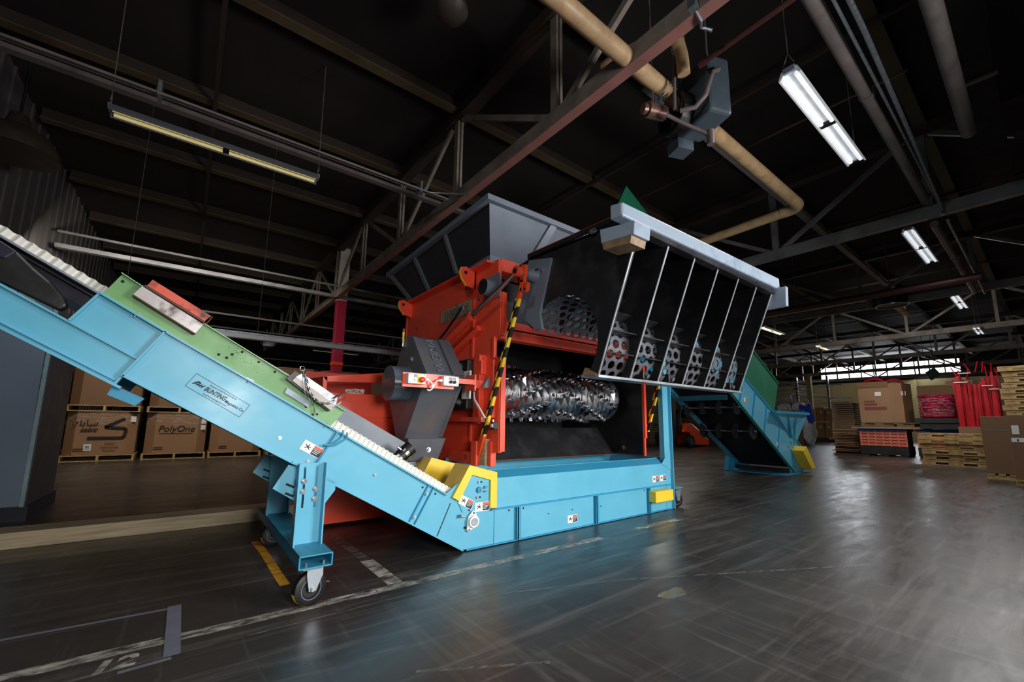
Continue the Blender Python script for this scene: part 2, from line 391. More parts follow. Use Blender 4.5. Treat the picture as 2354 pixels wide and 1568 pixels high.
# ------------------------------------------------------------ roof trusses, column, purlins
def truss(x, y0, y1, label, side, bottom, zb=4.0, detail=True, phase=2.88):
    t = thing('roof_truss', label, 'truss', (x, (y0+y1)/2, 5.35))
    c = obj('lower_chord', MB().box(x-0.055, x+0.055, y0, y1, zb+0.006, zb+0.18), side, t, bevel=0.012)
    obj('bottom_flange', MB().box(x-0.056, x+0.056, y0, y1, zb, zb+0.006), bottom, c)
    obj('top_chord', MB().box(x-0.09, x+0.09, y0, y1, 5.30, 5.46), purl, t)
    k0 = math.ceil((y0-phase)/2.05); k = k0
    while phase+2.05*k < y1:
        y = phase+2.05*k
        if detail:
            pb = MB(); pb.box(x-0.045, x-0.012, y-0.045, y+0.045, zb+0.14, 5.32); pb.box(x+0.012, x+0.045, y-0.045, y+0.045, zb+0.14, 5.32)
        else: pb = MB().box(x-0.04, x+0.04, y-0.04, y+0.04, zb+0.14, 5.32)
        obj('web_post', pb, side, t)
        if k % 2 == 0:
            obj('diagonal', MB().beam((x, y-0.10, zb+0.16), (x, y-1.85, 5.32), 0.05, 0.07), side, t)
            obj('diagonal', MB().beam((x, y+0.10, zb+0.16), (x, y+1.95, 5.32), 0.05, 0.07), side, t)
        k += 1
    return t
truss(2.78, -3, 25, 'nearest roof truss with pinkish bottom flange crossing above the grey hopper', trussm, trusspink)
truss(8.42, -4, 25, 'pale grey roof truss crossing behind the raised black screen at right', trussgrey, trussgrey)
labs = ['third roof truss from the camera with grey cable tray ends', 'fourth roof truss from the camera over the stored boxes', 'fifth roof truss from the camera above the hose coils',
        'sixth dark roof truss in front of the bright windows', 'farthest dark roof truss close to the bright windows']
for i, xx in enumerate((13.95, 19.5, 25.1, 30.6, 35.4)):
    truss(xx, -4, 25, labs[i], trussgrey if i == 0 else trussm, trussm, detail=False)
for i in range(14):
    y = -3.3+2.05*i
    p = thing('roof_purlin', 'long brown steel purlin under the dark roof deck', 'purlin', (17, y, 5.62), group='roof purlins under the deck')
    obj('purlin_web', MB().box(-2.2, 38, y-0.02, y+0.02, 5.44, 5.62), purl, p)
    obj('purlin_flange', MB().box(-2.2, 38, y-0.07, y+0.07, 5.42, 5.44), M('purlin_flange_tan', (92, 78, 54), 0.7, var=0.3, scale=2) if i == 0 else bpy.data.materials['purlin_flange_tan'], p)
for i, xx in enumerate((-0.1, 5.6, 11.2, 16.7, 22.3)):
    p = obj('bridging_rod', MB().beam((xx, -4, 5.38), (xx, 25, 5.38), 0.05, 0.05), purl)
    tag(p, 'thin dark bridging rod running under the purlins', 'rod', 'bridging rods under the purlins')
# long joist line through the columns
j = thing('joist_girder', 'long light grey joist meeting the maroon column top', 'joist', (5, 10.9, 4.1))
obj('lower_chord', MB().box(-2.2, 12, 10.84, 10.96, 4.0, 4.08), trussgrey, j)
obj('upper_rail', MB().box(-2.2, 12, 10.88, 10.92, 4.30, 4.34), trussgrey, j)
co = thing('steel_column', 'maroon painted steel column with white upper half behind the red shredder', 'column', (2.92, 11.05, 0))
obj('column_shaft', MB().box(2.80, 3.04, 10.95, 11.15, 0, 3.98), maroon, co, bevel=0.01)
obj('upper_shaft', MB().box(2.80, 3.04, 10.95, 11.15, 3.98, 5.40), M('white_column_paint', (206, 200, 186), 0.5, var=0.08), co)
obj('splice_band', MB().box(2.79, 3.05, 10.94, 11.16, 2.30, 2.38), forko, co)
rl = thing('overhead_rail', 'pale grey horizontal rail crossing in front of the maroon column', 'rail', (0.5, 7.0, 2.1))
obj('rail_profile', MB().box(-0.9, 3.4, 6.96, 7.04, 2.07, 2.16), M('galvanised_rail', (190, 192, 196), 0.4, metal=0.3), rl, bevel=0.01)
obj('rail_lip', MB().box(-0.9, 3.4, 6.93, 6.96, 2.14, 2.16), zinc, rl)
obj('hanger_rod', MB().cyl((0.72, 7.0, 2.16), (0.72, 7.0, 5.4), 0.003, 6), pipegrey, rl)
obj('hanger_rod', MB().cyl((-0.75, 7.0, 2.16), (-0.75, 7.0, 5.4), 0.003, 6), pipegrey, rl)
b = MB()
for i in range(5): b.tube([(0.78+0.03*i, 6.98, 2.05), (0.80+0.03*i, 6.97, 2.0), (0.84+0.03*i, 6.99, 2.05)], 0.012, 6)
b.box(0.80, 0.94, 6.96, 7.02, 2.0, 2.06)
tag(obj('wrapped_bundle', b, chrome), 'small foil wrapped bundle hanging under the pale overhead rail', 'bundle')

# pale columns far behind
for i, (x, y) in enumerate(((30, 9.1), (24, 9.3))):
    c = thing('far_column', ['pale narrow column in front of the beige far wall', 'pale column beside the green conveyor cover'][i], 'column', (x, y, 0))
    obj('column_shaft', MB().box(x-0.12, x+0.12, y-0.12, y+0.12, 0, 4.0), wallbeige, c)

# pipes and conduits
pp = thing('beige_pipe', 'thick beige insulated pipe ending in an elbow right of the lamp', 'pipe', (4, 1.95, 4.05))
obj('pipe_run', MB().cyl((-2.2, 1.95, 4.08), (6.6, 1.95, 4.08), 0.075, 20), pipebeige, pp, smooth=True)
el = [(6.6+0.16*math.sin(a), 1.95+0.16*(1-math.cos(a)), 4.08) for a in [R_(10*i) for i in range(10)]]
obj('elbow', MB().tube([(6.55, 1.95, 4.08)]+el+[(6.76, 2.2, 4.08)], 0.078, 14), pipebeige, pp, smooth=True)
obj('pipe_branch', MB().cyl((6.76, 2.15, 4.08), (6.76, 6.2, 4.0), 0.072, 16), pipebeige, pp, smooth=True)
p2 = thing('beige_drop_pipe', 'beige pipe bend above the grey unit heater', 'pipe', (2.95, 1.35, 4.1))
obj('pipe_bend', MB().tube([(2.95, 2.4, 4.45), (3.05, 1.95, 4.45), (3.12, 1.78, 4.42), (3.17, 1.72, 4.33), (3.20, 1.71, 4.2), (3.24, 1.72, 4.05)], 0.055, 14), pipebeige, p2, smooth=True)
p3 = thing('beige_far_pipe', 'beige pipe with two bends above the far conveyor', 'pipe', (13, 4.0, 3.9))
obj('pipe_run', MB().tube([(9.6, 5.2, 3.75), (9.7, 4.1, 3.75), (9.75, 3.9, 3.72), (9.75, 3.85, 3.5)], 0.06, 10), pipebeige, p3, smooth=True)
obj('pipe_run', MB().tube([(12.5, 4.9, 3.95), (12.5, 2.6, 3.95), (12.6, 2.3, 3.95), (12.9, 2.2, 3.95), (15, 2.2, 3.95)], 0.07, 10), pipebeige, p3, smooth=True)
p4 = thing('grey_main_pipe', 'thick dark grey pipe running along the roof at right', 'pipe', (4, 0.8, 4.1))
obj('pipe_run', MB().cyl((-2, 0.79, 4.2), (8.2, 0.84, 4.2), 0.055, 16), pipegrey, p4, smooth=True)
obj('pipe_run', MB().cyl((8.5, 0.82, 3.93), (13.6, 0.84, 3.95), 0.05, 14), pipegrey, p4, smooth=True)
for xx in (5.0, 8.1, 10.5): obj('coupling', MB().cyl((xx, 0.82, 4.2 if xx < 8.3 else 3.94), (xx+0.06, 0.82, 4.2 if xx < 8.3 else 3.94), 0.065, 14), pipegrey, p4)
p5 = thing('steel_conduit', 'thin bluish steel conduit right of the thick grey pipe', 'conduit', (4, 0.65, 4.0))
obj('conduit_run', MB().tube([(-2, 0.60, 4.1), (4, 0.62, 4.1), (8.1, 0.70, 4.1), (8.35, 0.70, 4.0), (8.3, 0.70, 3.96)], 0.02, 10), zinc, p5, smooth=True)
obj('conduit_run', MB().cyl((8.5, 0.68, 3.93), (14, 0.72, 3.95), 0.022, 10), zinc, p5, smooth=True)
obj('conduit_run', MB().cyl((-2, 0.67, 4.12), (8.3, 0.72, 4.12), 0.012, 8), zinc, p5, smooth=True)
p6 = thing('dark_duct', 'dark square duct hanging at the top right corner', 'duct', (7, 0.1, 4.5))
obj('duct_body', MB().box(3.6, 9.5, 0.02, 0.32, 4.45, 4.8), blackdeep, p6)
obj('duct_strap', MB().box(6.0, 6.06, 0.0, 0.34, 4.43, 5.6), pipegrey, p6)
p7 = obj('round_duct', MB().cyl((3.5, 0.24, 4.05), (6.3, 0.26, 4.05), 0.06, 14), pipegrey, smooth=True)
tag(p7, 'dim grey pipe stub ending above the second truss at far right', 'pipe')
p8 = thing('oxide_red_main', 'dark red sprinkler pipe crossing above the far conveyor', 'pipe', (11.5, 2.5, 3.7))
obj('pipe_run', MB().cyl((11.5, 8, 3.75), (11.5, 0.6, 3.75), 0.075, 14), pipered, p8, smooth=True)
for y in (1.2, 3.6, 6.0): obj('hanger_rod', MB().cyl((11.5, y, 3.8), (11.5, y, 5.4), 0.008, 6), pipegrey, p8)
p9 = thing('twin_conduit', 'pair of thin conduits on hangers above the left lamp', 'conduit', (1, 4.9, 4.0))
obj('conduit_run', MB().cyl((-2.3, 4.9, 4.0), (2.6, 4.86, 4.0), 0.014, 10), pipegrey, p9, smooth=True)
obj('conduit_run', MB().cyl((-2.3, 4.98, 4.02), (2.6, 4.94, 4.02), 0.012, 8), pipegrey, p9, smooth=True)
obj('cable', MB().tube([(2.3, 4.88, 4.0), (2.5, 4.75, 4.0), (2.62, 4.6, 3.97), (2.7, 4.45, 3.93)], 0.012, 8), zinc, p9, smooth=True)
for xx in (-0.5, 2.2): obj('clamp', MB().box(xx-0.015, xx+0.015, 4.86, 5.02, 3.97, 4.12), zinc, p9)
p10 = obj('gas_pipe', MB().cyl((3.12, -3, 4.05), (3.20, 1.52, 4.0), 0.022, 12).cyl((3.2, 1.5, 4.0), (3.2, 1.56, 4.0), 0.03, 12), pipered, smooth=True)
tag(p10, 'thin dark gas pipe slanting down to the unit heater', 'pipe')
p11 = obj('thin_rod', MB().cyl((5.86, 0.6, 4.8), (5.86, 4.2, 4.8), 0.014, 8), pipered, smooth=True)
tag(p11, 'thin dark cross pipe behind the beige pipe', 'pipe')
for i, (y, z, x0, x1) in enumerate(((2.35, 4.55, 3.6, 14), (6.1, 4.6, -2, 14), (13.5, 3.7, -2, 8), (16.7, 3.9, -2, 9), (20, 3.4, -2, 9))):
    o = obj('roof_conduit', MB().box(x0, x1, y-0.05, y+0.05, z, z+0.05), pipegrey)
    tag(o, ['flat grey cable tray behind the beige pipe', 'high thin conduit behind the left lamp', 'grey rail just beyond the maroon column', 'grey rail second beyond the maroon column', 'lowest distant grey rail left of the maroon column'][i], 'conduit')

# ------------------------------------------------------------ lamps
def lamp(x, y, label, tm, bm_, z=4.0, ln=2.05, half=0.085, group=None):
    t = thing('tube_lamp', label, 'lamp', (x, y, z+0.1), group)
    q = MB().prism([(-0.06, 0.10), (0.06, 0.10), (half, 0.02), (half, 0.0), (half-0.012, 0.0), (0.045, 0.055), (-0.045, 0.055), (-half+0.012, 0.0), (-half, 0.0), (-half, 0.02)],
                   lambda a, c, s_: (s_, y+a, z+c*0.75), x-ln/2, x+ln/2)
    obj('housing', q, bm_, t)
    for s in (-1, 1):
        obj('fluorescent_tube', MB().cyl((x-ln/2+0.03, y+s*0.045, z+0.022), (x-0.03, y+s*0.045, z+0.022), 0.019, 10).cyl((x+0.03, y+s*0.045, z+0.022), (x+ln/2-0.03, y+s*0.045, z+0.022), 0.019, 10), tm, t, smooth=True)
    obj('socket', MB().box(x-0.03, x+0.03, y-0.06, y+0.06, z+0.01, z+0.05), blackdeep, t)
    for xe in (x-ln/2, x+ln/2):
        obj('end_cap', MB().box(xe-0.012, xe+0.012, y-0.045, y+0.045, z+0.04, z+0.09), greyl, t)
        obj('hanging_wire', MB().tube([(xe, y-0.04, z+0.12), (xe, y, z+0.22), (xe-0.02, y, 5.625)], 0.005, 6).tube([(xe, y+0.04, z+0.12), (xe, y, z+0.22)], 0.005, 6), pipegrey, t)
    return t
lamp(4.86, 1.11, 'big lit fluorescent lamp with scorched centre, hanging upper right', tubem, reflm, z=3.95, ln=1.98)
lamp(9.82, 1.14, 'second lit fluorescent lamp, under the pale grey truss', tubem, reflm)
lamp(14.95, 1.2, 'third lit fluorescent lamp in the right hand row', tubem, reflm, ln=1.6)
lamp(19.9, 1.28, 'fourth and smallest lit lamp in the right hand row', tubem, reflm, ln=1.3)
lamp(0.07, 5.47, 'dim yellowish fluorescent lamp hanging at upper left', tubeoff, greyd, z=3.95, ln=1.95)
lamp(15.1, 5.46, 'yellowish lit lamp just right of the raised screen', tubefar, reflm, ln=1.6)
lamp(19.9, 5.44, 'tiny yellowish lamp further right beyond the raised screen', tubefar, reflm, ln=1.3)
lamp(5.3, 20.2, 'distant dim yellow lamp seen beside the maroon column', tubeoff, greyd)
hb = thing('high_bay_lamp', 'dark bell shaped lamp at the left edge of the photo', 'lamp', (-2.0, 8.6, 4.2))
obj('bell_shade', MB().lathe((-1.95, 7.3, 4.05), (0, 0, 1), [(0, 0.40), (0.10, 0.39), (0.25, 0.30), (0.35, 0.12), (0.5, 0.08)], 28), M('dark_brown_shade', (56, 48, 42), 0.5), hb, smooth=True)
obj('hanging_rod', MB().cyl((-1.95, 7.3, 4.5), (-1.95, 7.3, 5.625), 0.015, 8), blackdeep, hb)
hb2 = obj('ceiling_globe', MB().lathe((1.75, 3.35, 5.0), (0, 0, 1), [(0, 0.02), (0.03, 0.12), (0.10, 0.17), (0.2, 0.15), (0.25, 0.05), (0.5, 0.03)], 20), M('brownish_shade', (90, 78, 70), 0.5), smooth=True)
tag(hb2, 'dim round ceiling lamp cut by the top edge', 'lamp')

# ------------------------------------------------------------ unit heater
ht = thing('unit_heater', 'grey boxy gas unit heater with brass pipes hanging from the roof', 'heater', (3.4, 1.55, 4.1))
d1 = Vector((0.932, -0.361, 0)); d2 = Vector((0.361, 0.932, 0)); A = Vector((3.395, 1.583, 3.70))
def hp(a, b_, c): return A+d1*a+d2*b_+Vector((0, 0, c))
def hbox(mb, a0, a1, b0, b1, c0, c1):
    return mb.hull8([hp(a0, b0, c0), hp(a1, b0, c0), hp(a1, b1, c0), hp(a0, b1, c0), hp(a0, b0, c1), hp(a1, b0, c1), hp(a1, b1, c1), hp(a0, b1, c1)])
obj('casing', hbox(MB(), 0, 0.25, 0, 0.42, 0, 0.57), heatm, ht, bevel=0.03)
obj('louvre_hood', hbox(MB(), -0.02, 0.16, 0.40, 0.56, -0.10, 0.02), heatm, ht)
obj('fan_shroud', MB().ring(hp(-0.12, 0.36, 0.2), hp(0.0, 0.36, 0.2), 0.2, 0.16), black, ht)
obj('motor', MB().cyl(hp(-0.42, 0.32, 0.14), hp(-0.22, 0.34, 0.16), 0.07, 16).cyl(hp(-0.46, 0.32, 0.14), hp(-0.42, 0.32, 0.14), 0.05, 16), M('motor_bronze', (132, 100, 90), 0.35, metal=0.5), ht, smooth=True)
obj('fan_hub', MB().cyl(hp(-0.22, 0.34, 0.16), hp(-0.02, 0.36, 0.2), 0.035, 12), black, ht)
obj('valve_pipe', MB().tube([hp(-0.28, 0.22, 0.04), hp(-0.12, 0.2, -0.02), hp(0.06, 0.14, -0.12), hp(0.1, 0.12, -0.16)], 0.018, 10), pipegrey, ht, smooth=True)
obj('valve', MB().cyl(hp(0.1, 0.12, -0.10), hp(0.1, 0.12, -0.24), 0.032, 12), pipegrey, ht, smooth=True)
obj('riser_pipe', MB().tube([hp(-0.24, 0.16, 0.06), hp(-0.24, 0.14, 0.4), hp(-0.25, 0.12, 0.62)], 0.014, 10).cyl(hp(-0.25, 0.12, 0.6), hp(-0.25, 0.12, 0.72), 0.028, 10), pipegrey, ht, smooth=True)
obj('feed_pipe', MB().tube([hp(0.10, -0.02, 0.40), hp(0.0, -0.05, 0.32), hp(-0.06, -0.02, 0.1), hp(-0.1, 0.06, 0.04), hp(-0.2, 0.14, 0.04)], 0.022, 10), pipegrey, ht, smooth=True)
obj('control_box', hbox(MB(), -0.34, -0.24, 0.3, 0.42, 0.16, 0.30), heatm, ht)
for q in ((-0.36, 0.3), (0.05, 0.05), (0.2, 0.5)): obj('hanger_rod', MB().cyl(hp(q[0], q[1], 0.2), hp(q[0], q[1], 1.5), 0.008, 6), pipegrey, ht)
for i in range(3): obj('wire', MB().tube([hp(-0.3+0.05*i, 0.3, 0.25), hp(-0.2+0.05*i, 0.2, 0.42+0.04*i), hp(-0.1, 0.22, 0.3), hp(-0.08, 0.3, 0.2)], 0.006, 6), black, ht, smooth=True)
cl = obj('beam_clamp', MB().tube([(2.72, 1.33, 4.15), (2.70, 1.33, 4.02), (2.80, 1.33, 3.97), (2.86, 1.36, 3.98), (2.9, 1.3, 3.93)], 0.014, 8).box(2.66, 2.72, 1.30, 1.36, 4.0, 4.10), zinc, smooth=True)
tag(cl, 'small steel beam clamp hooked on the nearest truss', 'clamp')

# ------------------------------------------------------------ stacked gaylord boxes at left
def pallet_root(name, label, loc, m, rotz=0, L=1.17, Wd=1.0, H=0.13, group=None):
    t = thing(name, label, 'pallet', loc, group, rotz)
    base = Matrix.Translation(Vector(loc)) @ Matrix.Rotation(rotz, 4, 'Z')
    def bx(n, x0, x1, y0, y1, z0, z1):
        q = MB().box(x0, x1, y0, y1, z0, z1); q.v = [tuple(base @ Vector(p)) for p in q.v]; return obj(n, q, m, t)
    for x in (0.0, L/2-0.02, L-0.04): bx('stringer', x, x+0.04, 0, Wd, 0.018, H-0.018)
    for k in range(6): bx('deck_board', 0, L, k*(Wd-0.1)/5, k*(Wd-0.1)/5+0.1, H-0.018, H)
    for k in range(3): bx('bottom_board', 0, L, k*(Wd-0.1)/2, k*(Wd-0.1)/2+0.1, 0, 0.018)
    return t
def gaylord(x0, x1, y0, y1, z0, z1, label, m, faces=None, wrap=True, ch=0.17):
    ch = min(ch, (x1-x0)*0.2)
    t = thing('shipping_box', label, 'box', ((x0+x1)/2, (y0+y1)/2, z0), 'large cardboard boxes on pallets' if faces is None else None)
    o8 = [(x0+ch, y0), (x1-ch, y0), (x1, y0+ch), (x1, y1-ch), (x1-ch, y1), (x0+ch, y1), (x0, y1-ch), (x0, y0+ch)]
    obj('box_body', MB().prism(o8, xy, z0, z1), m, t, bevel=0.006)
    ce = 0.012
    o9 = [(x0+ch-ce*0.4, y0-ce), (x1-ch+ce*0.4, y0-ce), (x1+ce, y0+ch-ce*0.4), (x1+ce, y1-ch), (x1-ch, y1+ce), (x0+ch, y1+ce), (x0-ce, y1-ch), (x0-ce, y0+ch-ce*0.4)]
    if wrap: obj('stretch_film', MB().prism(o9, xy, z1-0.27, z1+0.005), wrapm, t)
    obj('box_lid', MB().prism([(a*1.0, b_) for a, b_ in o9], xy, z1-0.02, z1+0.01), m, t)
    return t
xs = [(-2.28, -2.04), (-1.97, -0.80), (-0.69, 0.47), (0.52, 1.62)]
low = ['brown pallet box half hidden behind the grey cabinet, lower tier', 'large lower pallet box with bold black angular logo and film wrap', 'lower pallet box with serif wording, second from the logo box', 'lower pallet box right of the one with serif wording']
upl = ['upper tier pallet box at far left beside the grey cabinet', 'upper pallet box stacked over the box with bold angular logo', 'upper pallet box stacked over the box with serif wording', 'upper pallet box right, stacked behind the blue conveyor']
B = []
for i, (a, c) in enumerate(xs):
    pallet_root('wooden_pallet', 'ground pallet carrying the ' + ['half hidden left box', 'black logo box', 'serif wording box', 'rightmost lower box'][i], (a, 12.5, 0.0), pinew, L=c-a)
    B.append(gaylord(a+0.02, c-0.02, 12.52, 13.5, 0.13, 1.04, low[i], card, True))
    pallet_root('wooden_pallet', 'upper pallet wedged between the two tiers above the ' + ['half hidden left box', 'black logo box', 'serif wording box', 'rightmost lower box'][i], (a, 12.5, 1.05), pinew, L=c-a)
    gaylord(a+0.02, c-0.02, 12.52, 13.5, 1.18, 2.05, upl[i], cardd if i else card, True, wrap=(i == 2))
for i in range(4):
    a = 1.75+1.22*i
    pallet_root('wooden_pallet', 'pallet on the floor behind the shredder, number %s from its left' % ['one', 'two', 'three', 'four'][i], (a, 12.5, 0), pinew)
    gaylord(a, a+1.13, 12.52, 13.5, 0.13, 2.3, 'tall brown box behind the red shredder, %s of four from left' % ['first', 'second', 'third', 'fourth'][i], cardd, True, wrap=False)
X1 = (1, 0, 0); Z1 = (0, 0, 1)
yf = 12.505
def decal(n, x0, x1, z0, z1, m, p, y=yf): return obj(n, MB().box(x0, x1, y, y+0.004, z0, z1), m, p)
# black angular mark (a bent bar), Arabic-style word and latin word
bx = B[1]
bar = MB()
pts = [(-1.07, 0.895), (-1.40, 0.72), (-1.40, 0.70), (-1.03, 0.70), (-1.03, 0.52), (-1.62, 0.52)]
path = [(-1.03, 0.90), (-1.33, 0.715), (-1.00, 0.690), (-0.985, 0.66), (-1.01, 0.50), (-1.05, 0.485), (-1.58, 0.485)]
for a, c in zip(path[:-1], path[1:]): bar.beam((a[0], yf, a[1]), (c[0], yf, c[1]), 0.006, 0.06, up=(0, 0, 1))
obj('printed_mark', bar, inkdark, bx)
text('printed_word', '\uFEDA\uFE91\uFE8E\uFEB3', 0.18, (-1.64, yf-0.003, 0.80), X1, Z1, inkdark, bx)
text('printed_word', 'sabic', 0.13, (-1.58, yf-0.003, 0.66), X1, Z1, inkdark, bx, shear=0.4, bold=0.002)
text('printed_word', 'SABIC\nInnovative\nPlastics', 0.07, (-1.22, yf-0.003, 0.30), X1, Z1, inkbrown, bx)
decal('paper_label', -1.62, -1.50, 0.22, 0.36, white, bx); text('printed_word', '\u2261', 0.14, (-1.56, yf-0.002, 0.28), X1, Z1, ink, bx)
decal('paper_label', -0.98, -0.85, 0.83, 0.95, white, bx, 12.6-0.03)
b2_ = B[2]
text('printed_word', 'PolyOne', 0.19, (-0.12, yf-0.003, 0.68), X1, Z1, inkdark, b2_, shear=0.2)
decal('printed_rule', -0.42, 0.18, 0.575, 0.585, inkbrown, b2_)
decal('paper_label', 0.29, 0.42, 0.80, 0.92, white, b2_, 12.6-0.03); decal('paper_label', 0.29, 0.42, 0.66, 0.77, white, b2_, 12.6-0.03)
for k, bb in enumerate(B):
    a = xs[k][0]
    for zz in (0.22, 0.26): decal('printed_rule', a+0.20, a+0.36, zz, zz+0.015, inkbrown, bb)

# timber kerb on floor
tb = obj('timber_beam', MB().box(-2.2, 1.4, 4.66, 4.92, 0.0, 0.115), wood, bevel=0.006)
tag(tb, 'long weathered timber beam lying on the floor at left', 'timber')
for i, (x, y) in enumerate(((1.04, 4.2), (2.2, 4.2))):
    tag(obj('wood_block', MB().box(x, x+0.09, y, y+0.2, 0, 0.12), wood, bevel=0.004), ['small wood block under the red tank corner', 'wood block under the middle of the red tank'][i], 'block')

# grey cabinet
cb = thing('grey_cabinet', 'tall blue-grey steel cabinet at the left edge', 'cabinet', (-1.6, 6.2, 0))
obj('cabinet_body', MB().box(-2.25, -1.08, 5.80, 6.85, 0.13, 2.02), cabm, cb, bevel=0.008)
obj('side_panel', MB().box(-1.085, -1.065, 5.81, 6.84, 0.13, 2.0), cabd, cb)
obj('edge_trim', MB().box(-1.10, -1.072, 5.785, 5.80, 0.13, 2.02), M('pale_trim', (150, 175, 185), 0.4), cb)
obj('plinth', MB().box(-2.25, -1.05, 5.82, 6.9, 0, 0.13), M('dark_plinth', (34, 40, 52), 0.6), cb)

# ------------------------------------------------------------ discharge conveyor (foreground)
cv = thing('belt_conveyor', 'bright blue inclined belt conveyor on a caster stand in the foreground', 'conveyor', (2.0, 3.1, 0))
def ip(u, n): q = I(u, 0, n); return (q.x, q.z)
pan = [(1.722, 0.012), ip(2.29, 0.0), ip(2.29, 0.275), ip(0.35, 0.285), (1.80, 0.60), (2.0, 0.555), (2.0, 0.012)]
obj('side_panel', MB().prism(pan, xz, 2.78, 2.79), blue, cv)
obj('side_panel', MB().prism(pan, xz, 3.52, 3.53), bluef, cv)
obj('base_panel', MB().box(2.0, 4.47, 2.78, 2.79, 0.012, 0.275), blue, cv)
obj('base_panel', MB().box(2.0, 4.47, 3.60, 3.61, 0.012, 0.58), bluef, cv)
obj('hopper_panel', MB().hull8([(2.0, 2.776, 0.275), (4.47, 2.776, 0.275), (4.47, 2.786, 0.275), (2.0, 2.786, 0.275), (2.0, 2.776, 0.506), (4.40, 2.776, 0.506), (4.40, 2.786, 0.506), (2.0, 2.786, 0.506)]), blue, cv)
obj('hopper_lip', MB().hull8([(2.0, 2.776, 0.506), (4.47, 2.776, 0.506), (4.47, 2.79, 0.500), (2.0, 2.79, 0.500), (2.0, 2.885, 0.558), (4.47, 2.885, 0.558), (4.47, 2.895, 0.550), (2.0, 2.895, 0.550)]), bluef, cv)
obj('hopper_rim', MB().box(2.0, 4.47, 2.883, 2.90, 0.552, 0.560), blue, cv)
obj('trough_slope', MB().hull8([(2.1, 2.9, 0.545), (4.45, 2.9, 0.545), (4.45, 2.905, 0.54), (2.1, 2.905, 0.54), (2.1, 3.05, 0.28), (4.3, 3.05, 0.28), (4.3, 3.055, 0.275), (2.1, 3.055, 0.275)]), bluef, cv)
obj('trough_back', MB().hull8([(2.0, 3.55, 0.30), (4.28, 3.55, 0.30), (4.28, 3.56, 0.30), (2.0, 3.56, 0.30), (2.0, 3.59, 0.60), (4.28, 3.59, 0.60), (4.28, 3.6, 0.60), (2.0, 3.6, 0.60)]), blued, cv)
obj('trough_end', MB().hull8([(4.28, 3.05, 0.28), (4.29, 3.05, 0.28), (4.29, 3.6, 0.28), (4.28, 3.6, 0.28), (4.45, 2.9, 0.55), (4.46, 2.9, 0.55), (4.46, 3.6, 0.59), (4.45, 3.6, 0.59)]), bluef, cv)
obj('belt', MB().box(1.8, 4.3, 2.85, 3.5, 0.24, 0.25), blackdeep, cv)
obj('ledge', MB().box(1.955, 4.47, 2.752, 2.78, 0.268, 0.277), bluef, cv)
obj('bottom_flange', MB().box(1.74, 4.47, 2.762, 2.80, 0.006, 0.014), bluef, cv)
obj('bottom_plate', MB().box(1.72, 4.47, 2.80, 3.60, 0.03, 0.04), bluef, cv)
for x in (2.215, 3.165, 4.005): obj('panel_rib', MB().box(x-0.006, x+0.006, 2.750, 2.78, 0.014, 0.268).box(x-0.012, x+0.028, 2.750, 2.754, 0.014, 0.268), bluef, cv)
obj('seam', MB().box(1.992, 1.996, 2.776, 2.78, 0.014, 0.265), bluef, cv)
q0, q1 = I(0.365, 2.776, 0.27), I(0.19, 2.776, 0.0)
obj('seam', MB().beam((1.60, 2.778, 0.355), (1.495, 2.778, 0.13), 0.003, 0.006), ink, cv)
# end post channel
po = obj('end_post', MB().box(4.36, 4.455, 2.775, 2.785, 0.0, 1.85).box(4.352, 4.36, 2.775, 2.835, 0.53, 1.85).box(4.455, 4.465, 2.735, 2.90, 0.01, 1.85), blue, cv)
obj('post_gusset', MB().prism([(4.28, 0.506), (4.455, 0.66), (4.455, 0.43)], xz, 2.770, 2.776), blue, cv)
obj('end_plate', MB().box(4.47, 4.48, 2.78, 3.6, 0.01, 0.56), bluef, cv)
obj('end_guard', MB().box(4.0, 4.33, 2.67, 2.775, 0.125, 0.238), yellow, cv, bevel=0.006)
# incline flanges and ribs
def istrip(name, u0, n0, u1, n1, w_=0.010, ya=2.755, yb=2.782, m=blue):
    a = I(u0, 0, n0); c = I(u1, 0, n1); d = (c-a).normalized(); s_ = Vector((-d.z, 0, d.x))*w_/2
    ps_ = [a-s_, c-s_, c+s_, a+s_]
    return obj(name, MB().prism([(p.x, p.z) for p in ps_], xz, ya, yb), m, cv)
istrip('top_flange', 0.35, 0.283, 2.29, 0.277); istrip('bottom_flange', 0.02, 0.004, 2.29, 0.002)
istrip('panel_rib', 2.29, -0.005, 2.29, 0.277)
istrip('panel_rib', 1.262, 0.002, 1.262, 0.277, m=bluef)
istrip('panel_rib', 0.515, 0.004, 0.515, 0.28, 0.008, 2.765, m=bluef); istrip('panel_rib', 0.47, 0.004, 0.47, 0.28, 0.006, 2.765, m=bluef)
# second (upper) segment
obj('side_panel', MB().prism([ip(2.29, 0.10), ip(2.595, 0.105), ip(2.595, 0.278), ip(2.29, 0.277)], xz, 2.79, 2.80), blue, cv)
obj('side_panel', MB().prism([ip(2.29, -0.05), ip(4.4, -0.05), ip(4.4, 0.105), ip(2.29, 0.10)], xz, 2.79, 2.80), blue, cv)
obj('side_panel', MB().prism([ip(2.29, -0.05), ip(4.4, -0.05), ip(4.4, 0.105), ip(2.29, 0.10)], xz, 3.50, 3.51), bluef, cv)
istrip('bottom_flange', 2.26, -0.05, 4.4, -0.05, 0.012, 2.758, 2.80); istrip('bottom_flange', 2.30, -0.032, 4.4, -0.032, 0.005, 2.77, 2.80)
istrip('mid_flange', 2.29, 0.10, 4.4, 0.107, 0.010, 2.77, 2.80); istrip('panel_rib', 2.595, 0.105, 2.595, 0.282, 0.010, 2.765, 2.80); istrip('top_flange', 2.29, 0.277, 2.6, 0.28)
istrip('panel_rib', 2.29, -0.05, 2.29, 0.10, 0.008, 2.765, 2.80)
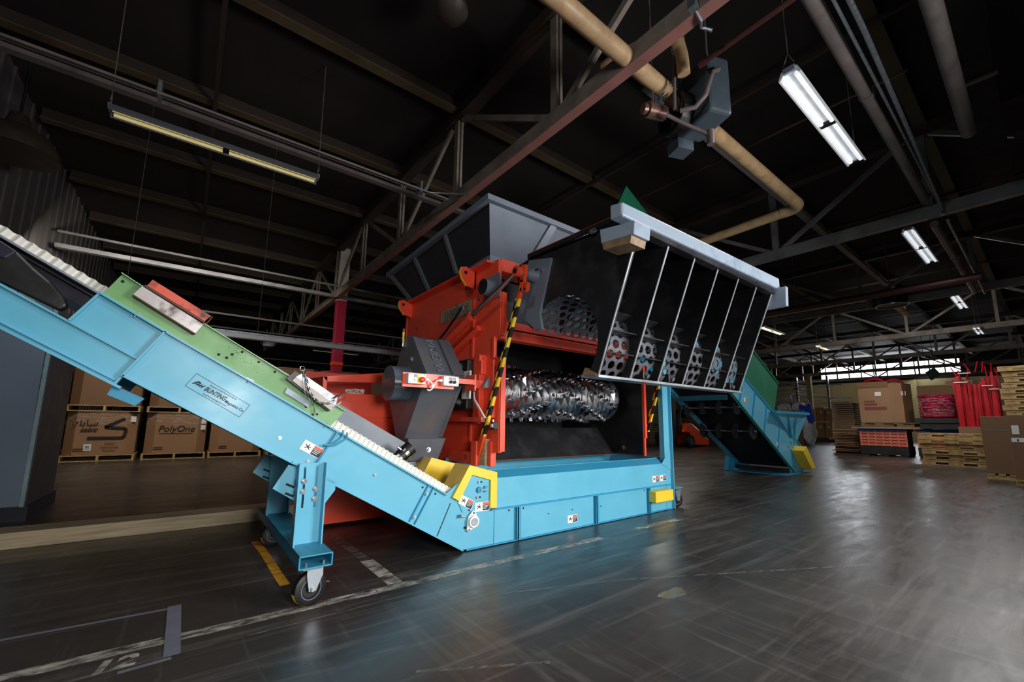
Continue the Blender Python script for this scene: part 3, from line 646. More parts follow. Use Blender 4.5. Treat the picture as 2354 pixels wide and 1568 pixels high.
obj('splice_tab', MB().prism([ip(2.30, -0.055), ip(2.16, -0.045), ip(2.17, -0.095), ip(2.29, -0.105)], xz, 2.84, 2.85), bluef, cv)
# belt with corrugated side wall (upper run and lower run)
def corr(name, u0, u1, n0, h, y, pitch, amp, m, parent):
    b = MB(); per = 8; nseg = int((u1-u0)/pitch*per); vs = []
    for k in range(nseg+1):
        u = u0+(u1-u0)*k/nseg; ph = 2*math.pi*(u-u0)/pitch
        dy = amp*math.copysign(abs(math.sin(ph))**0.6, math.sin(ph))
        for yy in (y+dy, y+dy+0.006):
            for nn in (n0, n0+h*(1.0+0.05*math.cos(ph))): vs.append(tuple(I(u, yy, nn)))
    fs = []
    for k in range(nseg):
        a = 4*k; c = a+4
        fs += [(a, c, c+1, a+1), (a+2, a+3, c+3, c+2), (a+1, c+1, c+3, a+3), (a, a+2, c+2, c)]
    b.add(vs, fs); return obj(name, b, m, parent, smooth=True)
corr('corrugated_sidewall', 0.28, 1.32, 0.272, 0.070, 2.822, 0.036, 0.007, beltw, cv)
corr('corrugated_sidewall', 2.58, 4.3, 0.290, 0.046, 2.90, 0.052, 0.012, beltw, cv)
corr('corrugated_sidewall', 0.28, 4.3, 0.285, 0.042, 3.36, 0.050, 0.010, beltw, cv)
obj('belt', MB().prism([ip(0.1, 0.275), ip(4.3, 0.275), ip(4.3, 0.285), ip(0.1, 0.285)], xz, 2.80, 3.40), beltgrey, cv)
obj('belt_pan', MB().prism([ip(2.6, 0.195), ip(4.3, 0.20), ip(4.3, 0.272), ip(2.6, 0.274)], xz, 2.89, 3.40), panm, cv)
obj('pan_seam', MB().prism([ip(2.6, 0.255), ip(4.3, 0.26), ip(4.3, 0.268), ip(2.6, 0.263)], xz, 2.852, 2.86), steelb, cv)
obj('skirt_board', MB().prism([ip(0.34, 0.28), ip(1.9, 0.28), ip(1.9, 0.515), ip(0.58, 0.545), ip(0.42, 0.475), ip(0.36, 0.40)], xz, 3.38, 3.39), M('skirt_grey', (116, 126, 138), 0.42, var=0.04), cv)
# black hose coupling clamped on the skirt board
cp = obj('hose_coupling', MB().cyl(I(0.655, 3.18, 0.36), I(0.60, 3.18, 0.505), 0.056, 24), black, cv, smooth=True)
obj('hose_clamp', MB().ring(I(0.629, 3.18, 0.428), I(0.619, 3.18, 0.455), 0.059, 0.055, 22), chrome, cp)
obj('hose_clamp', MB().ring(I(0.650, 3.18, 0.374), I(0.643, 3.18, 0.392), 0.059, 0.055, 22), chrome, cp)
obj('clamp_screw', MB().cyl(I(0.70, 3.17, 0.452), I(0.67, 3.16, 0.445), 0.012, 10), chrome, cp)
# sagging dark tail shroud behind the upper run
shm = M('olive_black_shroud', (38, 40, 38), 0.35, var=0.2)
sh = [(-1.5, 1.72), (-1.2, 1.99), (-0.74, 1.73), (-0.68, 1.69), (-0.62, 1.625), (-0.56, 1.57), (-0.515, 1.51), (-0.495, 1.465), (-0.52, 1.44), (-0.72, 1.54), (-1.2, 1.62)]
shr = obj('tail_shroud', MB().prism(sh, xz, 2.812, 2.88), shm, cv, bevel=0.012)
obj('shroud_face', MB().prism([(-1.2, 1.97), (-0.74, 1.725), (-0.68, 1.685), (-0.71, 1.645), (-1.2, 1.72)], xz, 2.804, 2.814), panm, shr, bevel=0.003)
obj('shroud_bracket', MB().prism([(-0.60, 1.34), (-0.50, 1.38), (-0.485, 1.45), (-0.50, 1.47), (-0.56, 1.44)], xz, 3.10, 3.12), greyd, cv)
# green cover strip on the near side
gpts = [ip(1.312, 0.272), ip(1.29, 0.409), ip(2.19, 0.413), ip(2.19, 0.345), ip(2.495, 0.345), ip(2.495, 0.41), ip(2.598, 0.411), ip(2.592, 0.285)]
gc = obj('green_cover', MB().prism(gpts, xz, 2.800, 2.806), green, cv)
for u0, u1 in ((1.29, 2.19), (2.497, 2.598)):
    a, c = I(u0, 0, 0.410), I(u1, 0, 0.413); obj('cover_flange', MB().prism([(a.x, a.z), (c.x, c.z), (c.x-0.002, c.z+0.006), (a.x-0.002, a.z+0.006)], xz, 2.775, 2.806), M('green_edge', (160, 208, 146), 0.4) if u0 < 2 else bpy.data.materials['green_edge'], gc)
hb_ = MB()
for u in (1.42, 1.66, 1.76, 1.86, 1.96): hb_.cyl(I(u, 2.7985, 0.395 if u > 1.5 else 0.31), I(u, 2.7999, 0.395 if u > 1.5 else 0.31), 0.007, 12)
for u, n in ((1.99, 0.355), (2.04, 0.318), (2.0, 0.325), (1.50, 0.315), (1.44, 0.295), (2.575, 0.385)):
    hb_.cyl(I(u, 2.7985, n), I(u, 2.7999, n), 0.0075, 12)
obj('bolt_hole', hb_, blackdeep, gc)
b = MB()
for _ in range(26): 
    u, n = 1.95+random.gauss(0, 0.07), 0.375+random.gauss(0, 0.02)
    b.cyl(I(u, 2.7988, n), I(u, 2.7999, n), 0.002, 6)
obj('paint_chips', b, ink, gc)
istrip('cover_edge', 1.312, 0.274, 2.592, 0.286, 0.006, 2.780, 2.81, bpy.data.materials['green_edge'])
# logo plate printed on panel
ux = Vector((C30, 0, -S30)); nz = Vector((S30, 0, C30))
yl = 2.7785
lg = obj('printed_frame', MB(), ink, cv) if False else None
b = MB(); cs = [I(2.058, yl, 0.176), I(1.756, yl, 0.166), I(1.760, yl, 0.086), I(2.060, yl, 0.096)]
for i in range(4): b.beam(cs[i], cs[(i+1) % 4], 0.0018, 0.0022, up=(0, 1, 0))
obj('printed_frame', b, ink, cv)
text('printed_word', 'BUNTING', 0.034, I(1.927, yl, 0.131), ux, nz, ink, cv, bold=0.0009, shear=0.3, stretch=0.74)
text('printed_word', 'Magnetics Co.', 0.021, I(1.814, yl, 0.123), ux, nz, ink, cv, bold=0.0005, stretch=0.88)
text('printed_word', 'Engineered and Manufactured By', 0.012, I(1.90, yl, 0.158), ux, nz, ink, cv, stretch=0.92)
text('printed_word', 'www.buntingmagnetics.com', 0.012, I(1.91, yl, 0.104), ux, nz, ink, cv, stretch=0.92)
def lp(u, n): q = I(u, 0, n); return (q.x, q.z)
b = MB()
b.prism([lp(2.046, 0.122), lp(2.036, 0.122), lp(2.018, 0.147), lp(2.028, 0.147)], xz, yl-0.0006, yl)
b.prism([lp(2.028, 0.147), lp(2.012, 0.147), lp(2.010, 0.140), lp(2.022, 0.141)], xz, yl-0.0006, yl)
for k in range(3): b.prism([lp(2.028-0.012*k, 0.124), lp(2.020-0.012*k, 0.124), lp(2.010-0.012*k, 0.142), lp(2.016-0.012*k, 0.142)], xz, yl-0.0006, yl)
b.prism([lp(2.034, 0.131), lp(1.998, 0.131), lp(1.998, 0.134), lp(2.034, 0.134)], xz, yl-0.0006, yl)
obj('printed_logo', b, ink, cv)
# warning stickers
def sticker(o, xd, zd, w_, h):
    X = Vector(xd).normalized(); Zv = Vector(zd).normalized(); O = Vector(o)
    def quad(x0, x1, z0, z1, yo): 
        ps_ = [O+X*a+Zv*c+Vector((0, -yo, 0)) for a, c in ((x0, z0), (x1, z0), (x1, z1), (x0, z1))]
        return MB().hull8(ps_+[p+Vector((0, 0.0006, 0)) for p in ps_])
    s_ = obj('warning_sticker', quad(0, w_, 0, h, 0.0012), white, cv)
    obj('sticker_text_block', quad(w_*0.53, w_*0.97, h*0.06, h*0.68, 0.0018), ink, s_)
    obj('sticker_header', quad(w_*0.53, w_*0.97, h*0.70, h*0.94, 0.0018), orange_l, s_)
    b = MB()
    c0 = O+X*w_*0.27+Zv*h*0.5+Vector((0, -0.0018, 0))
    for a in (80, 150, 215, 330, 20): b.beam(c0, c0+(X*math.cos(R_(a))+Zv*math.sin(R_(a)))*h*0.30, 0.001, h*0.07, up=(0, 1, 0)) if False else b.beam(c0, c0+(X*math.cos(R_(a))+Zv*math.sin(R_(a)))*h*0.30, h*0.08, 0.001, up=(0, 1, 0))
    obj('sticker_pictogram', b, ink, s_)
    b = MB()
    for k in range(3): 
        z = h*(0.55-0.15*k); m_ = quad(w_*0.57, w_*(0.93-0.06*k), z, z+h*0.05, 0.0022); b.add(m_.v, m_.f)
    obj('sticker_lines', b, white, s_)
sticker(I(1.395, 2.778, 0.088), ux, nz, 0.130, 0.062)
sticker((1.660, 2.7715, 0.350), (0.11, 0, -0.06), (0.06, 0, 0.11), 0.128, 0.066)
sticker((1.810, 2.7715, 0.270), (1, 0, 0), (0, 0, 1), 0.130, 0.066)
sticker((2.80, 2.778, 0.058), (1, 0, 0), (0, 0, 1), 0.125, 0.066)
sticker((4.10, 2.775, 0.315), (1, 0, 0), (0, 0, 1), 0.12, 0.066); sticker((4.24, 2.775, 0.318), (1, 0, 0), (0, 0, 1), 0.12, 0.066)
# bolts on the panels
for p in ([I(1.31, 2.78, 0.05), I(0.90, 2.78, 0.165), I(1.52, 2.78, 0.09), I(2.86, 2.79, 0.035), I(0.50, 2.765, 0.05), I(0.50, 2.765, 0.22)] +
          [Vector(q) for q in ((2.235, 2.76, 0.05), (2.235, 2.76, 0.21), (2.57, 2.78, 0.17), (2.86, 2.78, 0.17), (3.25, 2.78, 0.16), (4.40, 2.775, 0.09))]):
    obj('bolt', bolt(MB(), p, (0, -1, 0), 0.012 if p.x < 2.3 else 0.007, 0.008), zinc, cv)
b = MB()
for x in (2.14, 2.29, 3.95): b.cyl((x, 2.7785, 0.245), (x, 2.7799, 0.245), 0.008, 10)
for u, n in ((0.545, 0.245), (0.43, 0.25)): q = I(u, 0, n); b.cyl((q.x, 2.7785, q.z), (q.x, 2.7799, q.z), 0.008, 10)
obj('bolt_hole', b, blackdeep, cv)
# wing clips holding the cover
for u in (2.43, 1.84, 1.345): obj('cover_clip', MB().box(0, 0, 0, 0, 0, 0).beam(I(u-0.02, 2.765, 0.283), I(u+0.02, 2.765, 0.279), 0.012, 0.010).cyl(I(u, 2.77, 0.290), I(u, 2.77, 0.262), 0.004, 8), zinc, cv)
# yellow guards over the knuckle
ga = [(1.605, 0.398), (1.742, 0.620), (2.0, 0.552), (2.0, 0.282), (1.94, 0.286), (1.94, 0.498), (1.765, 0.548), (1.662, 0.366)]
gy = obj('knuckle_guard', MB().prism(ga, xz, 2.755, 2.772), yellow, cv)
obj('guard_top', MB().prism([(1.605, 0.398), (1.742, 0.620), (1.748, 0.612), (1.612, 0.392)], xz, 2.772, 2.97), yellowt, gy)
obj('guard_top', MB().prism([(1.742, 0.620), (2.0, 0.552), (1.998, 0.545), (1.742, 0.612)], xz, 2.772, 2.97), yellow, gy)
gz = obj('knuckle_guard', MB().prism([(1.56, 0.46), (1.66, 0.645), (1.95, 0.57), (1.95, 0.36), (1.60, 0.44)], xz, 3.22, 3.235), yellow, cv)
obj('guard_top', MB().prism([(1.56, 0.46), (1.66, 0.645), (1.668, 0.64), (1.568, 0.455)], xz, 3.235, 3.48), yellowt, gz)
obj('guard_top', MB().prism([(1.66, 0.645), (1.95, 0.57), (1.95, 0.562), (1.66, 0.637)], xz, 3.235, 3.48), yellowt, gz)
obj('yoke_plate', MB().prism([(1.66, 0.36), (1.765, 0.55), (1.94, 0.50), (1.96, 0.28), (1.70, 0.28)], xz, 2.772, 2.78), blue, cv)
for p in ((1.835, 0.487), (1.825, 0.375)):
    obj('adjust_bolt', bolt(MB(), (p[0], 2.772, p[1]), (0, -1, 0), 0.014, 0.01), zinc, cv)
    obj('slot', MB().box(p[0]+0.01, p[0]+0.035, 2.7705, 2.7718, p[1]-0.006, p[1]+0.006), blackdeep, cv)
lt = obj('latch_handle', MB().cyl((1.84, 2.772, 0.432), (1.84, 2.752, 0.432), 0.022, 16), bluef, cv, smooth=True)
obj('lever', MB().beam((1.84, 2.748, 0.430), (1.905, 2.742, 0.436), 0.008, 0.012), greyl, lt)
obj('catch', MB().box(1.885, 1.91, 2.758, 2.772, 0.41, 0.455), bluef, lt)
# white flange bearing
br = obj('flange_bearing', MB().cyl((1.785, 2.78, 0.21), (1.785, 2.735, 0.21), 0.042, 24), white, cv, smooth=True)
obj('bearing_flange', MB().prism([(1.735, 0.150), (1.752, 0.135), (1.800, 0.165), (1.825, 0.21), (1.815, 0.262), (1.800, 0.285), (1.780, 0.282), (1.745, 0.245), (1.738, 0.20)], xz, 2.772, 2.756), white, br, bevel=0.004)
obj('bearing_cap', MB().cyl((1.785, 2.736, 0.21), (1.785, 2.728, 0.21), 0.028, 20), zinc, br, smooth=True)
for p in ((1.792, 0.268), (1.755, 0.152)): obj('bolt', bolt(MB(), (p[0], 2.756, p[1]), (0, -1, 0), 0.010, 0.008), zinc, br)
obj('tension_screw', MB().cyl((1.665, 2.76, 0.258), (1.72, 2.76, 0.25), 0.007, 8).cyl((1.665, 2.76, 0.258), (1.675, 2.76, 0.257), 0.014, 6), zinc, br)
b = MB().cyl((1.728, 2.7705, 0.168), (1.728, 2.772, 0.168), 0.010, 10).cyl((1.758, 2.7705, 0.293), (1.758, 2.772, 0.293), 0.010, 10); obj('bolt_hole', b, blackdeep, cv)

# caster stand
def stand_caster(x, y, tag_paint, parent, dirn=(0.25, -0.97), r=0.083, w_=0.046, top=0.195):
    ax = Vector((dirn[0], dirn[1], 0)).normalized(); s_ = Vector((-ax.y, ax.x, 0)); c = Vector((x, y, r))
    cs_ = obj('caster', MB().prism([(-0.045, -0.045), (0.045, -0.045), (0.045, 0.045), (-0.045, 0.045)], lambda a, b_, t: (x+a, y+b_, t), top-0.012, top), zinc, parent)
    wh = obj('wheel', MB().lathe(c-ax*w_/2, ax, [(0, r*0.55), (0, r*0.90), (0.006, r), (w_-0.006, r), (w_, r*0.90), (w_, r*0.55), (w_-0.006, r*0.5), (w_-0.006, 0.022), (w_+0.004, 0.02)], 36), black, cs_, smooth=True)
    fk = MB()
    for sgn in (-1, 1):
        o_ = c+ax*sgn*(w_/2+0.010)
        pts_ = [(-0.018, -0.006), (0.018, -0.012), (0.052, top-r-0.050), (0.050, top-r-0.012), (-0.034, top-r-0.012), (-0.034, top-r-0.040)]
        fk.prism(pts_, lambda a, b_, t: tuple(o_+s_*a+Vector((0, 0, b_))+ax*t), -0.002, 0.002)
    fk.hull8([tuple(c+ax*a*(w_/2+0.012)+s_*b_+Vector((0, 0, top-r-z_))) for z_ in (0.016, 0.010) for a, b_ in ((-1, -0.034), (1, -0.034), (1, 0.05), (-1, 0.05))])
    obj('fork', fk, zinc, cs_)
    obj('axle_bolt', MB().cyl(c-ax*(w_/2+0.02), c+ax*(w_/2+0.02), 0.010, 12), zinc, cs_)
    obj('rim_ring', MB().ring(c+ax*(w_/2-0.002), c+ax*(w_/2+0.001), r*0.64, r*0.60, 30), grey, cs_)
    obj('brake_lever', MB().tube([c+s_*0.045+Vector((0, 0, 0.055)), c+s_*0.07+Vector((0, 0, 0.04)), c+s_*0.085+Vector((0, 0, 0.01)), c+s_*0.11+Vector((0, 0, 0.002))], 0.004, 6), zinc, cs_)
    if tag_paint:
        b = MB()
        for k in range(5):
            a0 = R_(188+14*k); a1 = R_(188+14*(k+1))
            q = []
            for a_ in (a0, a1):
                for t_ in (-w_*0.28, w_*0.42): q.append(tuple(c+ax*t_+(s_*math.cos(a_)+Vector((0, 0, 1))*math.sin(a_))*(r+0.0006)))
            b.add(q, [(0, 1, 3, 2)])
        obj('paint_smear', b, yellowt, wh)
    return cs_
bm_ = MB()
bm_.box(0.525, 0.69, 2.40, 3.85, 0.255, 0.263).box(0.525, 0.69, 2.40, 3.85, 0.195, 0.203)
bm_.hull8([(0.525, 2.40, 0.195), (0.533, 2.40, 0.195), (0.533, 3.85, 0.195), (0.525, 3.85, 0.195), (0.525, 2.40, 0.263), (0.533, 2.40, 0.263), (0.533, 3.85, 0.263), (0.525, 3.85, 0.263)])
bm_.box(0.682, 0.69, 2.40, 3.85, 0.195, 0.263)
sb_ = obj('stand_beam', bm_, blued, cv, bevel=0.003)
for x in (0.565, 0.65): obj('bolt', MB().cyl((x, 2.425, 0.203), (x, 2.425, 0.222), 0.006, 8), zinc, sb_)
for yy, zt in ((2.64, 0.70), (3.58, 0.66)):
    near = yy < 3; mm = blue
    lg_ = MB(); x0, x1 = (0.535, 0.672)
    # web built around two slots
    s0, s1 = 0.565, 0.577; s2, s3 = 0.628, 0.640; zs0, zs1 = 0.455, zt-0.02
    for a, c in ((x0, s0), (s1, s2), (s3, x1)): lg_.box(a, c, yy, yy+0.008, 0.263, zt)
    for a, c in ((s0, s1), (s2, s3)): lg_.box(a, c, yy, yy+0.008, 0.263, zs0).box(a, c, yy, yy+0.008, zs1, zt)
    lg_.box(x0-0.006, x0+0.002, yy-0.055, yy+0.008, 0.263, zt).box(x1-0.002, x1+0.006, yy-0.055, yy+0.008, 0.263, zt)
    leg = obj('leg', lg_, mm, cv)
    gp = [(0.425, 0.565), (0.495, 0.69), (0.555, 0.67), (0.76, 0.565), (0.76, 0.53), (0.68, 0.42), (0.545, 0.485)]
    yo = yy+0.06 if near else yy-0.02
    gs = obj('gusset_plate', MB().prism(gp, xz, yo, yo+0.008), mm, cv)
    for zz in (0.535, 0.585):
        obj('slot', MB().beam((0.49, yo-0.001, zz), (0.535, yo-0.001, zz-0.022), 0.001, 0.012), blackdeep, gs)
    for p in ((0.571, 0.60), (0.569, 0.545), (0.634, 0.555), (0.632, 0.50)):
        obj('bolt', bolt(MB(), (p[0], yy, p[1]), (0, -1, 0), 0.016, 0.012), zinc, leg)
    obj('clamp_bracket', MB().beam((0.50, yy-0.01, 0.712), (0.54, yy-0.01, 0.69), 0.03, 0.006).beam((0.69, yy+0.05, 0.62), (0.77, yy+0.05, 0.575), 0.03, 0.006), mm, leg)
stand_caster(0.60, 2.47, True, sb_)
stand_caster(0.62, 3.74, True, sb_)
b = MB().box(4.48, 4.68, 2.76, 2.86, 0.215, 0.225); obj('caster_bracket', b, blued, cv)
stand_caster(4.60, 2.81, False, cv, dirn=(-0.25, -0.97), r=0.083, top=0.215)
obj('hanger_strap', MB().tube([I(1.245, 2.745, 0.30), I(1.23, 2.735, 0.27), I(1.25, 2.74, 0.20), I(1.29, 2.745, 0.17)], 0.006, 8).tube([I(1.215, 2.745, 0.30), I(1.20, 2.735, 0.27), I(1.235, 2.74, 0.20), I(1.29, 2.745, 0.17)], 0.006, 8), blued, cv, smooth=True)

# scrap channel and magnet lying on the green cover
rc = thing('rusty_channel', 'rusty channel with orange flange and heat stained face on the green cover', 'channel', I(2.34, 2.80, 0.38))
obj('stained_face', MB().prism([ip(2.497, 0.352), ip(2.187, 0.345), ip(2.187, 0.412), ip(2.497, 0.412)], xz, 2.752, 2.760), scaled, rc)
obj('painted_flange', MB().prism([ip(2.487, 0.416), ip(2.197, 0.416), ip(2.190, 0.468), ip(2.490, 0.466)], xz, 2.772, 2.778), rustm, rc)
obj('fold_strip', MB().prism([ip(2.493, 0.408), ip(2.19, 0.406), ip(2.192, 0.424), ip(2.49, 0.424)], xz, 2.752, 2.78), rubberedge, rc)
obj('lower_lip', MB().prism([ip(2.497, 0.352), ip(2.187, 0.345), ip(2.19, 0.338), ip(2.495, 0.346)], xz, 2.752, 2.80), rubberedge, rc)
obj('end_profile', MB().beam(I(2.184, 2.80, 0.47), I(2.182, 2.80, 0.43), 0.05, 0.004).beam(I(2.182, 2.80, 0.43), I(2.19, 2.80, 0.41), 0.05, 0.004), rubberedge, rc)
mg = thing('lifting_magnet', 'small steel magnet bar with eye bolt and chains on the green cover', 'magnet', I(1.54, 2.80, 0.40))
obj('bar_face', MB().prism([ip(1.66, 0.395), ip(1.375, 0.362), ip(1.37, 0.405), ip(1.655, 0.425)], xz, 2.738, 2.748), M('chalky_steel', (158, 152, 146), 0.5, metal=0.4, var=0.15), mg)
obj('bar_top', MB().prism([ip(1.655, 0.425), ip(1.37, 0.405), ip(1.385, 0.452), ip(1.640, 0.462)], xz, 2.748, 2.756), zinc, mg)
obj('bar_body', MB().prism([ip(1.690, 0.390), ip(1.38, 0.355), ip(1.38, 0.44), ip(1.68, 0.455)], xz, 2.756, 2.80), steelb, mg)
obj('spacer_plate', MB().prism([ip(1.652, 0.352), ip(1.494, 0.350), ip(1.490, 0.316), ip(1.648, 0.320)], xz, 2.785, 2.799), greyl, mg)
e0 = I(1.655, 2.75, 0.487)
obj('eye_bolt', MB().tube([e0+Vector((0.014*math.cos(a), 0, 0.014*math.sin(a))) for a in [2*math.pi*k/16 for k in range(17)]], 0.0035, 8), chrome, mg, smooth=True)
ch_pts = [I(1.64, 2.735, 0.47), I(1.60, 2.73, 0.44), I(1.57, 2.728, 0.41), I(1.54, 2.728, 0.385), I(1.50, 2.728, 0.37), I(1.46, 2.728, 0.365), I(1.42, 2.73, 0.385), I(1.40, 2.735, 0.41), I(1.39, 2.74, 0.44)]
for a, c in zip(ch_pts[:-1], ch_pts[1:]):
    n_ = 2
    for k in range(n_):
        p = a.lerp(c, k/n_); q = a.lerp(c, (k+1.15)/n_); d = (q-p).normalized(); s_ = d.cross(Vector((0, 1, 0))).normalized()*0.0055 if k % 2 == 0 else Vector((0, 0.0055, 0))
        obj('chain_link', MB().tube([p+s_, q+s_, q+d*0.003, q-s_, p-s_, p-d*0.003, p+s_], 0.0022, 6), chrome, mg)
for k in range(3): obj('steel_wire', MB().tube([I(1.64-0.01*k, 2.732, 0.47), I(1.60-0.02*k, 2.728, 0.40), I(1.53-0.02*k, 2.725, 0.345), I(1.475, 2.73, 0.33), I(1.44, 2.73, 0.30-0.01*k)], 0.0014, 6), chrome, mg, smooth=True)
obj('steel_wire', MB().tube([I(1.40, 2.74, 0.42), I(1.375, 2.73, 0.46), I(1.365, 2.735, 0.50), I(1.35, 2.735, 0.47), I(1.36, 2.738, 0.42), I(1.38, 2.738, 0.38)], 0.0016, 6), chrome, mg, smooth=True)
obj('snap_hook', MB().tube([I(1.41, 2.738, 0.43), I(1.375, 2.732, 0.49)], 0.005, 8), chrome, mg)

# ------------------------------------------------------------ shredder
sr = thing('shredder', 'large red industrial shredder with steel rotor and raised black screen', 'shredder', (3.2, 3.9, 0))
lpts = [(2.97, 0.575), (2.97, 0.69), (2.885, 0.69), (2.885, 1.50), (2.965, 1.505), (2.985, 1.53), (2.985, 1.655), (2.965, 1.68), (2.89, 1.69), (2.885, 2.08), (2.93, 2.10), (2.93, 2.40), (4.87, 2.38), (4.87, 0.575)]
sp = obj('side_plate', MB().prism(lpts, yz, 2.10, 2.14), red, sr, bevel=0.004)
obj('front_flange', MB().box(2.105, 2.155, 2.868, 2.886, 0.70, 1.50).box(2.105, 2.155, 2.868, 2.886, 1.69, 2.08), red, sp)
obj('notch_lip', MB().box(2.085, 2.10, 2.955, 2.985, 1.50, 1.69), red, sp)
rp = obj('side_plate', MB().prism([(2.97, 0.58), (2.97, 1.62), (3.05, 1.70), (3.05, 2.38), (4.87, 2.38), (4.87, 0.575)], yz, 4.25, 4.29), red, sr)
obj('plate_edge', MB().box(4.252, 4.290, 2.95, 2.97, 0.78, 1.62).box(4.232, 4.262, 2.95, 2.97, 0.58, 0.78), red, rp)
obj('wear_liner', MB().prism([(2.972, 0.585), (2.972, 1.62), (3.06, 1.72), (3.06, 2.29), (4.5, 2.29), (4.5, 0.585)], yz, 4.235, 4.249), steelb, rp)
obj('bolt', bolt(MB(), (4.235, 3.25, 0.66), (-1, 0, 0), 0.03, 0.02), rubberedge, rp)
obj('top_flange', MB().box(2.035, 2.14, 3.02, 4.87, 2.385, 2.405), red, sr)
obj('front_beam', MB().box(2.141, 4.249, 2.94, 3.12, 2.30, 2.42), red, sr, bevel=0.006)
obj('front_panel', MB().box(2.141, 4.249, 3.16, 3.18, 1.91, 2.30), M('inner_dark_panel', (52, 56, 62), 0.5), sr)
obj('front_panel', MB().box(2.141, 4.249, 3.16, 3.18, 1.84, 1.91), redd, sr)
obj('cross_beam', MB().box(2.14, 4.25, 3.09, 3.20, 1.715, 1.805), redd, sr, bevel=0.004)
obj('rear_panel', MB().box(2.09, 4.30, 4.87, 4.90, 0.05, 2.38), red, sr)
obj('chamber_dark_back', MB().box(2.14, 4.25, 4.3, 4.32, 0.3, 2.3), blackdeep, sr)  # black sheets added here and above so the open chamber reads dark
obj('chamber_dark_roof', MB().box(2.14, 4.25, 3.2, 4.3, 1.9, 1.92), blackdeep, sr)
obj('body_base', MB().box(2.05, 4.29, 3.72, 4.87, 0.04, 0.575), redd, sr)
obj('apron_plate', MB().hull8([(2.14, 3.40, 0.575), (4.235, 3.40, 0.575), (4.235, 3.41, 0.57), (2.14, 3.41, 0.57), (2.14, 3.66, 0.885), (4.235, 3.66, 0.885), (4.235, 3.67, 0.88), (2.14, 3.67, 0.88)]), steelb, sr)
obj('apron_lip', MB().box(2.14, 4.235, 3.388, 3.402, 0.566, 0.576), rubberedge, sr)
obj('plate_rib', MB().box(2.085, 2.10, 3.30, 3.33, 1.45, 2.38).box(2.085, 2.10, 3.30, 3.33, 0.60, 1.0), red, sp)
# rotor
rc_ = Vector((2.16, 3.48, 1.24)); prof = [(0, 0.02), (0, 0.235)]
npk = 20; pit = 1.94/npk
for i in range(npk): prof += [(pit*i+pit*0.08, 0.230), (pit*i+pit*0.5, 0.262), (pit*i+pit*0.92, 0.230)]
prof += [(1.955, 0.235), (1.955, 0.262), (1.972, 0.262), (1.972, 0.02)]
ro = obj('rotor', MB().lathe(rc_, (1, 0, 0), prof, 72), rotorm, sr, smooth=True)
tm = MB()
tm.hull8([(-0.017, 0.0, -0.004), (0.017, 0.0, -0.004), (0.017, 0.032, -0.004), (-0.017, 0.032, -0.004), (-0.017, -0.003, 0.034), (0.017, -0.003, 0.034), (0.013, 0.028, 0.030), (-0.013, 0.028, 0.030)])
hm = MB().add([(-0.03, 0.028, -0.012), (0.03, 0.028, -0.012), (0, 0.028, 0.020), (-0.006, 0.095, -0.016), (0.006, 0.095, -0.016), (0.03, -0.01, -0.016), (-0.03, -0.01, -0.016)],
              [(0, 2, 1), (0, 3, 2), (1, 2, 4), (2, 3, 4), (6, 0, 1, 5)])
bp_ = MB().cyl((0, -0.002, 0.016), (0, -0.007, 0.016), 0.009, 8)
hm2 = MB().add([(-0.034, -0.01, -0.012), (0.034, -0.01, -0.012), (0.02, -0.01, 0.006), (-0.02, -0.01, 0.006), (0.0, -0.075, -0.016)], [(0, 1, 2, 3), (0, 4, 1), (1, 4, 2), (2, 4, 3), (3, 4, 0)])
meT = bpy.data.meshes.new('tooth'); vv = MB()
for q in (tm, hm, bp_, hm2): vv.add(q.v, q.f)
meT.from_pydata([(a*1.25, b_*1.25, c*1.25) for a, b_, c in vv.v], [], vv.f); meT.update(); meT.materials.append(chrome)
base = Vector((3.2, 3.9, 0))
for i in range(npk):
    kk = i if i <= npk//2 else npk-1-i
    for j in range(8):
        a = R_(45*j+13.5*kk+(23 if i % 2 else 0)+random.uniform(-2, 2))
        c = rc_+Vector((pit*(i+0.5), 0.252*math.cos(a), 0.252*math.sin(a)))-base
        rad = Vector((0, math.cos(a), math.sin(a))); tan = Vector((0, -math.sin(a), math.cos(a)))  # cutting face looks along -tan
        o = bpy.data.objects.new('tooth', meT); COL.objects.link(o); o.parent = ro
        o.matrix_local = Matrix(((1, tan.x, rad.x, c.x), (0, tan.y, rad.y, c.y), (0, tan.z, rad.z, c.z), (0, 0, 0, 1)))
